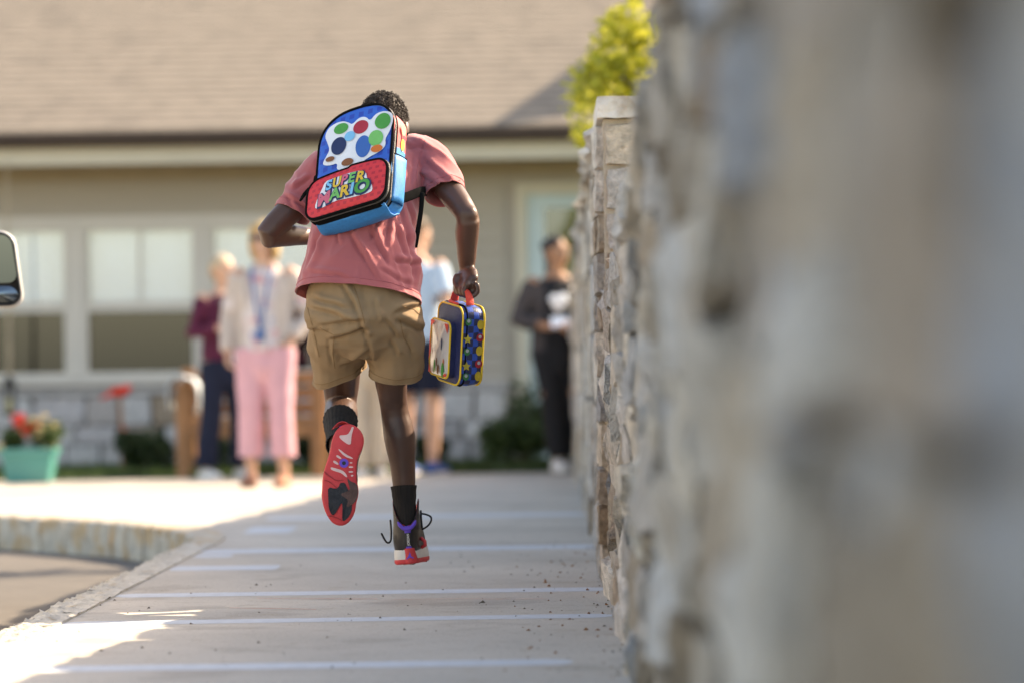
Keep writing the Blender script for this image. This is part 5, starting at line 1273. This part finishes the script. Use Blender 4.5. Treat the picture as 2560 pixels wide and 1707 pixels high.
def arch(hw=.127, b0=-.02, straight=.225, top=.335, r=.03):
    p = []
    for i in range(7): a = R(180+90*i/6); p.append((-hw+r+r*math.cos(a), b0+r+r*math.sin(a)))
    for i in range(7): a = R(270+90*i/6); p.append((hw-r+r*math.cos(a), b0+r+r*math.sin(a)))
    for i in range(1,6): p.append((hw, lerp(b0+r, straight, i/5)))
    for i in range(1,24):
        a = math.pi*i/24; p.append((hw*math.copysign(abs(math.cos(a))**.75,math.cos(a)), straight+(top-straight)*math.sin(a)**.85))
    for i in range(5): p.append((-hw, lerp(straight, b0+r, i/5)))
    return p
AR = arch()
def bulge(a, b): return .0028*noise.noise((a*15,b*13,1)) + .0012*noise.noise((a*40,b*30,5)) + .014*max(0,1-(a/.135)**2)*max(0,1-((b-.155)/.185)**2)
def scaled(poly, s, c0=(0,.15)): return [(c0[0]+(a-c0[0])*s, c0[1]+(b-c0[1])*s) for a,b in poly]
def sag(a, b, c):                                             # soft cloth: the body swells a little between seams
    return B(a*(1+.03*math.sin(-c/.115*math.pi)), b, c)
m = MB(); rr = []
for c in (-.118,-.11,-.09,-.06,-.03,-.012): rr.append([sag(a,b,c)+Nn*(.002*noise.noise((a*30,b*30,c*30)))+U*(a*.05*noise.noise((a*12,b*22,c*35)))-Vv*(.005*noise.noise((a*25,b*9,c*30))) for a,b in scaled(AR, .95 if c == -.118 else 1.0)])
m.rings(rr, (True,False)); nA = len(AR)
for i in range(len(m.f)):
    if len(m.f[i]) == 4:
        j = m.f[i][0] % nA; a, b = AR[j]
        m.m[i] = 1 if b > .155 else 0
link('gusset', m, [MT['bp_mesh'], MT['bp_side']], pk)
m = MB(); rr = [[B(a,b,bulge(a,b) if s < .97 else -.012*(s-.97)/.03) for a,b in scaled(AR,s)] for s in (1.0,.97,.93,.86,.76,.64,.5,.35,.2,.06)]
m.rings(rr, (False,True)); me = m.mesh('front_panel')
def ab_of(co):
    q = co - BO; d = U.dot(Vv); qa, qb = q.dot(U), q.dot(Vv); det = U.dot(U)*Vv.dot(Vv)-d*d
    return ((qa*Vv.dot(Vv)-qb*d)/det, (qb*U.dot(U)-qa*d)/det)
uv_from(me, lambda co: (ab_of(co)[0]/.25+.5, ab_of(co)[1]/.34+.05)); fp = link('front_panel', me, MT['bp_blue'], pk)
def loop_tube(poly, c, r, mt, name, par=pk, f=B): m = MB(); pts = [f(a,b,c) for a,b in poly]; m.tube(pts+[pts[0]], [r]*(len(pts)+1), 8, round_caps=False); return link(name, m, mt, par)
loop_tube(scaled(AR,1.005), -.003, .0042, MT['bp_black'], 'piping'); loop_tube(scaled(AR,1.006), -.020, .0046, MT['zip'], 'zip'); loop_tube(scaled(AR,1.006), -.030, .0052, MT['bp_black'], 'zip_tape')
# mesh side pocket and its elastic rim on the right
for s in (1,-1):
    m = MB(); g = []
    for i in range(9):
        b = lerp(-.005,.15,i/8); g.append([B(s*(.131+.014*math.sin(j/8*math.pi)*math.sin((i+1.5)/10*math.pi)+.003*noise.noise((i,j,s))), b+.012*(j/8), lerp(-.022,-.108,j/8)) for j in range(9)])
    m.rings(g, (False,False), closed=False); mp_ = solid(link('mesh_pocket', m, MT['bp_mesh'], pk), .003)
    m = MB(); m.tube(g[-1], [(.004,.004)]*9, 8); link('pocket_rim', m, MT['bp_black'], mp_)
# lower front pocket
def rr2(a0,a1,b0,b1,r,k=7):
    p = []
    for ca,cb,t0 in ((a1-r,b0+r,-90),(a1-r,b1-r,0),(a0+r,b1-r,90),(a0+r,b0+r,180)):
        for i in range(k+1): t = R(t0+90*i/k); p.append((ca+r*math.cos(t), cb+r*math.sin(t)))
    q = []
    for i in range(len(p)):
        a,b = p[i], p[(i+1)%len(p)]; n_ = max(1,int(math.hypot(b[0]-a[0],b[1]-a[1])/.012)); q += [(lerp(a[0],b[0],j/n_),lerp(a[1],b[1],j/n_)) for j in range(n_)]
    return q
PK = rr2(-.138,.134,-.014,.122,.036); PK = [(a, b - .010*(a/.13)**2*(1 if b > .05 else 0) + .006*(a>0)*(b>.05)) for a,b in PK]
pc = (0,.055)
def pbulge(a,b): return .0018*noise.noise((a*18,b*18,3)) + .012*max(0,1-(a/.15)**2)*max(0,1-((b-.055)/.085)**2)
PD = .032
m = MB(); m.rings([[B(a,b-(.009 if b < .02 else 0)*k_,c) for a,b in scaled(PK,s,pc)] for s,c,k_ in ((1.0,-.006,1),(1.005,.010,.8),(1.005,.022,.3),(1.0,PD-.004,0))], (False,False)); pg = link('pocket_gusset', m, MT['bp_black'], pk)
m = MB(); m.rings([[B(a,b,PD+pbulge(a,b)*min(1,(1-s)*6)) for a,b in scaled(PK,s,pc)] for s in (1.0,.96,.9,.8,.68,.5,.3,.1)], (False,True)); me = m.mesh('pocket_panel')
uv_from(me, lambda co: ((lambda t: (t[0]/.25+.5, t[1]/.25+.3))(ab_of(co)))); pp_ = link('pocket_panel', me, MT['bp_red'], pk)
loop_tube(scaled(PK,1.0,pc), PD-.002, .0045, MT['bp_black'], 'pocket_piping'); loop_tube(scaled(PK,1.012,pc), PD-.014, .0045, MT['zip'], 'pocket_zip')
m = MB(); a_,b_2 = -.14,.115; m.tube([B(-.13,.17,-.03),B(-.142,.155,-.025),B(-.15,.135,-.03)],[.004,.006,.004],8); m.tube([B(-.142,.10,.02),B(-.155,.085,.02),B(-.168,.07,.018)],[.004,.006,.004],8); link('zip_pull', m, MT['bp_black'], pk)
# blue base below the pocket
m = MB(); g = []
for i in range(15):
    a = lerp(-.115,.122,i/14); g.append([B(a, -.016-.030*math.sin(t_)*(1-.3*(a/.13)**2)+.006*j/7+.005*noise.noise((a*22,j*.6,2)), lerp(.004,-.11,j/7)) for j,t_ in enumerate(np.linspace(0.1,math.pi*.95,8))])
m.rings(g, (False,False), closed=False); solid(link('base', m, MT['bp_mesh'], pk), .003)
# straps: over the shoulders, under the right arm, loose tail
def strap(pts, w_, ref, name='strap', sub=3): m = MB(); m.tube(pts, [(w_,.003)]*len(pts), 10, ref=ref, sub=sub); return link(name, m, MT['bp_black'], pk)
strap([B(.06,.30,-.11),J(1000,345,.14),J(1010,338,.22),J(1008,352,.33),J(1005,400,.36)], .02, Vector((1,0,.3))); strap([B(-.06,.29,-.11),J(880,365,.16),J(870,372,.24),J(868,400,.34),J(868,440,.35)], .02, Vector((1,0,-.3)))
strap([B(.11,.03,-.10),J(1020,492,-.035),J(1052,480,.03),J(1066,478,.12),J(1062,470,.22)], .0155, Vector((0,0,1))); strap([J(1056,484,.0),J(1052,530,.0),J(1045,575,.0),J(1038,618,.01)], .0075, Vector((1,.2,0)), 'strap_tail'); strap([B(-.11,.03,-.10),J(770,500,.08),J(775,480,.18)], .0155, Vector((0,0,1)))
m = MB(); hp = [B(-.03,.325,-.10),B(-.02,.365,-.10),B(.02,.375,-.10),B(.04,.335,-.10)]; m.tube(hp, [(.010,.003)]*4, 8, sub=3); link('grab_handle', m, MT['bp_black'], pk)
# flat prints
def flat(name, pts, mt, cfun, off, par): m = MB(); m.add([B(a,b,cfun(a,b)+off) for a,b in pts], [tuple(range(len(pts)))]); return link(name, m, mt, par, smooth=False)
def dense(poly, it=2): return smooth_poly(poly, it)
def fan(name, pts, mt, cfun, off, par):
    """flat print that follows the swelling cloth: concentric rings"""
    ca = sum(p[0] for p in pts)/len(pts); cb = sum(p[1] for p in pts)/len(pts); m = MB()
    m.rings([[B(ca+(a-ca)*s, cb+(b-cb)*s, cfun(ca+(a-ca)*s, cb+(b-cb)*s)+off) for a,b in pts] for s in (1,.85,.7,.5,.3,.12)], (False,True)); return link(name, m, mt, par, smooth=True)
fb = lambda a,b: bulge(a,b)
patch = [(680,770),(720,700),(750,640),(722,570),(690,500),(735,410),(850,362),(925,380),(960,405),(1020,335),(1085,325),(1130,372),(1180,300),(1260,275),(1335,290),(1345,360),(1312,470),(1270,540),(1280,600),(1240,660),(1120,730),(1050,782),(900,835),(820,842),(832,770),(765,792),(700,790)]
fan('picture_patch', dense([Z1(x,y,.012) for x,y in patch]), MT['p_white'], fb, .0030, fp)
# plain balloon-like ovals in the picture's colours
ovals = [((1045,430),(72,66),'p_redd'),((1075,620),(70,105),'p_blue2'),((855,440),(70,52),'p_green'),((840,610),(75,85),'p_navy'),((1250,375),(72,75),'p_green'),((1190,540),(66,75),'p_lgreen'),((1200,640),(52,36),'p_orange'),((945,520),(50,48),'p_sky'),((930,770),(58,34),'p_brown'),((760,735),(44,24),'p_brown')]
for i,((x,y),(rx,ry),c) in enumerate(ovals): fan('printed_oval', [Z1(x+rx*math.cos(q*math.pi/14), y+ry*math.sin(q*math.pi/14)-.2*rx*math.cos(q*math.pi/14),.012) for q in range(28)], MT[c], fb, .0040+.0003*i, fp)
pf = lambda a,b: PD + pbulge(a,b)*.9
logo = [(620,1190),(650,1110),(690,1030),(720,950),(790,925),(930,880),(1060,850),(1108,868),(1122,935),(1165,975),(1172,1040),(1140,1062),(1080,1082),(960,1112),(800,1142),(720,1190),(640,1207)]
fan('lettering_backing', dense([Z1(x,y,.040) for x,y in logo],1), MT['p_white'], pf, .0030, pp_)
def letter(ch, zx, zy, h, wd, rot, c, off):
    ca, cb = Z1(zx,zy,.040); ca2, cb2 = Z1(zx,zy-h,.040); sc_ = abs(cb2-cb)
    for layer,(mt,ofs,lift) in enumerate(((MT['p_navy'],.11,.0040),(MT[c],.035,.0052))):
        cu = bpy.data.curves.new('t','FONT'); cu.body = ch; cu.size = 1.0; cu.offset = ofs; cu.resolution_u = 3; cu.align_x = 'CENTER'
        to = bpy.data.objects.new('t',cu); C.objects.link(to); dg = bpy.context.evaluated_depsgraph_get(); dg.update(); tm = bpy.data.meshes.new_from_object(to.evaluated_get(dg)); bpy.data.objects.remove(to)
        for v in tm.vertices:
            x = v.co.x*sc_*1.36*wd; y = (v.co.y-.36)*sc_*1.36
            if layer == 0: x += .0012; y -= .0022
            a = ca + x*math.cos(rot) - y*math.sin(rot) + y*.12; b = cb + x*math.sin(rot) + y*math.cos(rot); v.co = B(a,b,pf(a,b)+lift+off)
        link('letter' if layer else 'letter_shadow', tm, mt, pp_, smooth=False)
for i,(ch,x,y,h,wd,rot,c) in enumerate((('S',762,985,92,1.0,.06,'p_sky'),('U',838,958,92,.95,.02,'p_yellow'),('P',908,938,92,.95,.0,'p_pink'),('E',980,920,92,.98,-.03,'p_lgreen'),('R',1060,908,98,1.0,-.03,'p_yellow'))): letter(ch,x,y,h,wd,rot,c,.0001*i)
for i,(ch,x,y,h,wd,rot,c) in enumerate((('M',716,1112,112,1.08,.08,'p_pink'),('A',822,1068,104,1.05,.03,'p_lgreen'),('R',915,1042,104,1.05,.0,'p_yellow'),('I',985,1022,104,1.1,-.02,'p_sky'),('O',1078,1000,118,1.12,-.05,'p_green'))): letter(ch,x,y,h,wd,rot,c,.0001*i+.0006)
cu = bpy.data.curves.new('t','FONT'); cu.body = 'TM'; cu.size = .006; to = bpy.data.objects.new('t',cu); C.objects.link(to); dg = bpy.context.evaluated_depsgraph_get(); dg.update(); tm = bpy.data.meshes.new_from_object(to.evaluated_get(dg)); bpy.data.objects.remove(to); ca,cb = Z1(1132,1040,.040)
for v in tm.vertices: a,b = ca+v.co.x, cb+v.co.y; v.co = B(a,b,pf(a,b)+.005)
link('letter', tm, MT['p_navy'], pp_, smooth=False)
# side panel print: soft yellow and red ovals
for (b,c,ra,rb,mt) in ((.195,-.070,.012,.020,'p_yellow'),(.245,-.068,.014,.018,'p_skin'),(.222,-.078,.016,.007,'p_redd')):
    m = MB(); m.add([B(.1318+.0006*(mt=='p_redd')+.0003*(mt=='p_skin')+.003*math.sin(-c/.115*math.pi), b+rb*math.sin(q*math.pi/10), c+ra*math.cos(q*math.pi/10)) for q in range(20)], [tuple(range(20))]); link('side_print', m, MT[mt], pk, smooth=False)

# ------------------------------------------------------------------ lunch box
MT['lb_navy'] = mat('navy_nylon', (.015,.022,.085), .5, .15, 30, bump=.3, bscale=300, spec=.4); MT['lb_yel'] = mat('yellow_piping', (.72,.47,.03), .5, .08, 30); MT['lb_red'] = mat('red_webbing', (.72,.06,.035), .55, .1, 60, bump=.3, bscale=300)
MT['lb_plast'] = mat('clear_pocket_print', (.66,.62,.60), .18, .05, 20, spec=.6, coat=.6, bump=.35, bscale=30, bdist=.006)
MT['lb_star'] = mat('star_print', (.45,.36,.05), .5, .2, 40); MT['lb_coin'] = mat('coin_print', (.44,.31,.03), .5, .2, 40); MT['lb_dotr'] = mat('dot_red_print', (.32,.02,.03), .5, .2, 40); MT['lb_dotg'] = mat('dot_green_print', (.03,.16,.05), .5, .2, 40)
MT['p_grey'] = mat('pale_grey_print', (.34,.35,.36), .5, .1, 20)
def checker(name, c1, c2, s):
    m = mat(name, c1, .45, .08, 30, bump=.15, bscale=200, spec=.45); t = m.node_tree; uv = t.nodes.new('ShaderNodeUVMap'); ck = t.nodes.new('ShaderNodeTexChecker'); ck.inputs['Scale'].default_value = s
    ck.inputs['Color1'].default_value = tuple(c1)+(1,); ck.inputs['Color2'].default_value = tuple(c2)+(1,); t.links.new(uv.outputs[0], ck.inputs['Vector']); t.links.new(ck.outputs['Color'], t.nodes['Principled BSDF'].inputs['Base Color']); return m
MT['lb_check'] = checker('blue_checked_print', (.015,.07,.36), (.02,.025,.07), 1.0)
lb = thing('lunch_box', 'navy and blue checked lunch box with yellow piping held in the runner\'s hand', 'lunch box', BC - EV*.13)
def K(w_, h, d): return BC + E1*w_ + EV*h + E2*d
LW_, LH_, LD_ = .091, .124, .037
LO = rr2(-LW_,LW_,-LH_,LH_,.036)
m = MB(); per = [0.0]
for p,q in zip(LO, LO[1:]+LO[:1]): per.append(per[-1]+math.hypot(q[0]-p[0],q[1]-p[1]))
nL = len(LO); m.rings([[K(a*s*(1+.0*d),b*s + .004*noise.noise((a*20,b*20,d*30)),d) for a,b in LO] for d,s in ((-LD_,.985),(-LD_*.5,1.01),(0,1.018),(LD_*.5,1.01),(LD_,.985))], (False,False)); me = m.mesh('gusset')
lay = me.uv_layers.new(name='UVMap')
for pl__ in me.polygons:
    js = [me.loops[l].vertex_index % nL for l in pl__.loop_indices]; wrap = max(js) - min(js) > nL/2
    for l in pl__.loop_indices:
        vi = me.loops[l].vertex_index; j = vi % nL; i = vi//nL; pj = per[j] + (per[-1] if wrap and j < nL/2 else 0); lay.data[l].uv = (pj/.021, i*.021/.021)
link('gusset', me, MT['lb_check'], lb)
for s_, nm in ((-1,'front_panel'),(1,'back_panel')):
    m = MB(); m.rings([[K(a*s,b*s,s_*(LD_+.010*(1-s*s))) for a,b in LO] for s in (.985,.95,.85,.7,.5,.3,.1)], (False,True)); link(nm, m, MT['lb_navy'], lb)
loop_tube([(a*.99,b*.99) for a,b in LO], -LD_, .0032, MT['lb_yel'], 'piping', lb, K); loop_tube([(a*.99,b*.99) for a,b in LO], LD_, .0036, MT['lb_yel'], 'piping', lb, K)
loop_tube([(a*1.012,b*1.012) for a,b in LO], -LD_*.62, .0028, MT['bp_black'], 'zip', lb, K)
PO = rr2(-.082,.058,-.104,.072,.022); m = MB(); m.rings([[K(a,b,d) for a,b in PO] for d in (-LD_-.002,-LD_-.022,-LD_-.026)], (False,False)); po = link('front_pocket', m, MT['lb_navy'], lb)
pcc = (-.012,-.016); m = MB(); m.rings([[K(pcc[0]+(a-pcc[0])*s,pcc[1]+(b-pcc[1])*s,-LD_-.026-.005*(1-s*s)+.0015*noise.noise((a*60*s,b*40*s,2))) for a,b in PO] for s in (1,.95,.85,.7,.5,.3,.1)], (False,True)); pw = link('pocket_window', m, MT['lb_plast'], lb)
loop_tube(PO, -LD_-.026, .0032, MT['lb_yel'], 'pocket_piping', lb, K)
for tri in ([(-.078,.066),(-.045,.066),(-.072,.045)], [(.052,.066),(.022,.066),(.048,.035)], [(-.078,-.098),(-.058,-.098),(-.076,-.07)], [(.052,-.098),(.02,-.099),(.05,-.086)], [(-.079,.04),(-.074,.0),(-.064,-.03),(-.079,-.06)]): m = MB(); m.add([K(a,b,-LD_-.0318) for a,b in tri],[tuple(range(len(tri)))]); link('red_print', m, MT['lb_red'], pw, smooth=False)
for a,b,w_,h,mt in ((-.035,-.075,.006,.022,'p_green'),(-.008,-.082,.007,.016,'p_brown'),(.025,-.08,.009,.024,'p_green'),(-.02,-.06,.004,.014,'p_brown'),(.028,-.055,.004,.012,'p_orange'),(.01,.0,.004,.02,'p_navy')): m = MB(); m.add([K(a+w_*math.cos(q*math.pi/6),b+h*math.sin(q*math.pi/6),-LD_-.0324) for q in range(12)],[tuple(range(12))]); link('pocket_print', m, MT[mt], pw, smooth=False)
# prints on the near end: coins, stars, dots
def end_print(d, h, kind):
    if kind == 'star': pts = [(.0155*(1 if q%2==0 else .48)*math.sin(q*math.pi/5), .0155*(1 if q%2==0 else .48)*math.cos(q*math.pi/5)) for q in range(10)]; mt = 'lb_star'
    elif kind == 'coin': pts = [(.0115*math.cos(q*math.pi/10), .0150*math.sin(q*math.pi/10)) for q in range(20)]; mt = 'lb_coin'
    elif kind == 'red': pts = [(.0125*math.cos(q*math.pi/10), .0125*math.sin(q*math.pi/10)) for q in range(20)]; mt = 'lb_dotr'
    else: pts = [(.0105*math.cos(q*math.pi/10), .0115*math.sin(q*math.pi/10)) for q in range(20)]; mt = 'lb_dotg'
    m = MB(); m.add([K(LW_*1.018+.0035 , h+b, d+a) for a,b in pts],[tuple(range(len(pts)))]); o = link('printed_'+{'red':'dot','green':'dot'}.get(kind,kind), m, MT[mt], lb, smooth=False)
    if kind in ('red','green'): m = MB(); m.add([K(LW_*1.018+.0042, h+.003+.0055*math.sin(q*math.pi/6), d+.0055*math.cos(q*math.pi/6)) for q in range(12)],[tuple(range(12))]); link('dot_centre', m, MT['p_grey'], o, smooth=False)
for y,kd in ((615,'green'),(840,'star'),(1000,'green'),(1190,'star'),(1325,'green')): end_print(-.020, (945-y)/5.228/794, kd)
for y,kd in ((650,'coin'),(820,'red'),(990,'coin'),(1160,'red'),(1320,'coin')): end_print(.022, (945-y)/5.228/794, kd)
m = MB(); hp = [K(.058,LH_+.004,0),K(.050,LH_+.028,0),K(.03,LH_+.045,0),K(0,LH_+.049,0),K(-.03,LH_+.045,0),K(-.050,LH_+.028,0),K(-.058,LH_+.004,0)]
m.tube(hp, [(.014,.003),(.013,.003),(.009,.004),(.008,.005),(.009,.004),(.013,.003),(.014,.003)], 10, ref=E2, sub=3); link('handle', m, MT['lb_red'], lb)
m = MB(); m.tube([K(-.09,.02,-LD_-.01),K(-.102,-.03,-LD_-.012),K(-.108,-.06,-LD_-.014)],[.003,.006,.003],8); m.tube([K(-.03,LH_+.006,-.028),K(.03,LH_+.003,-.030)],[.005,.005],8); link('zip_pull', m, MT['lb_red'], lb)
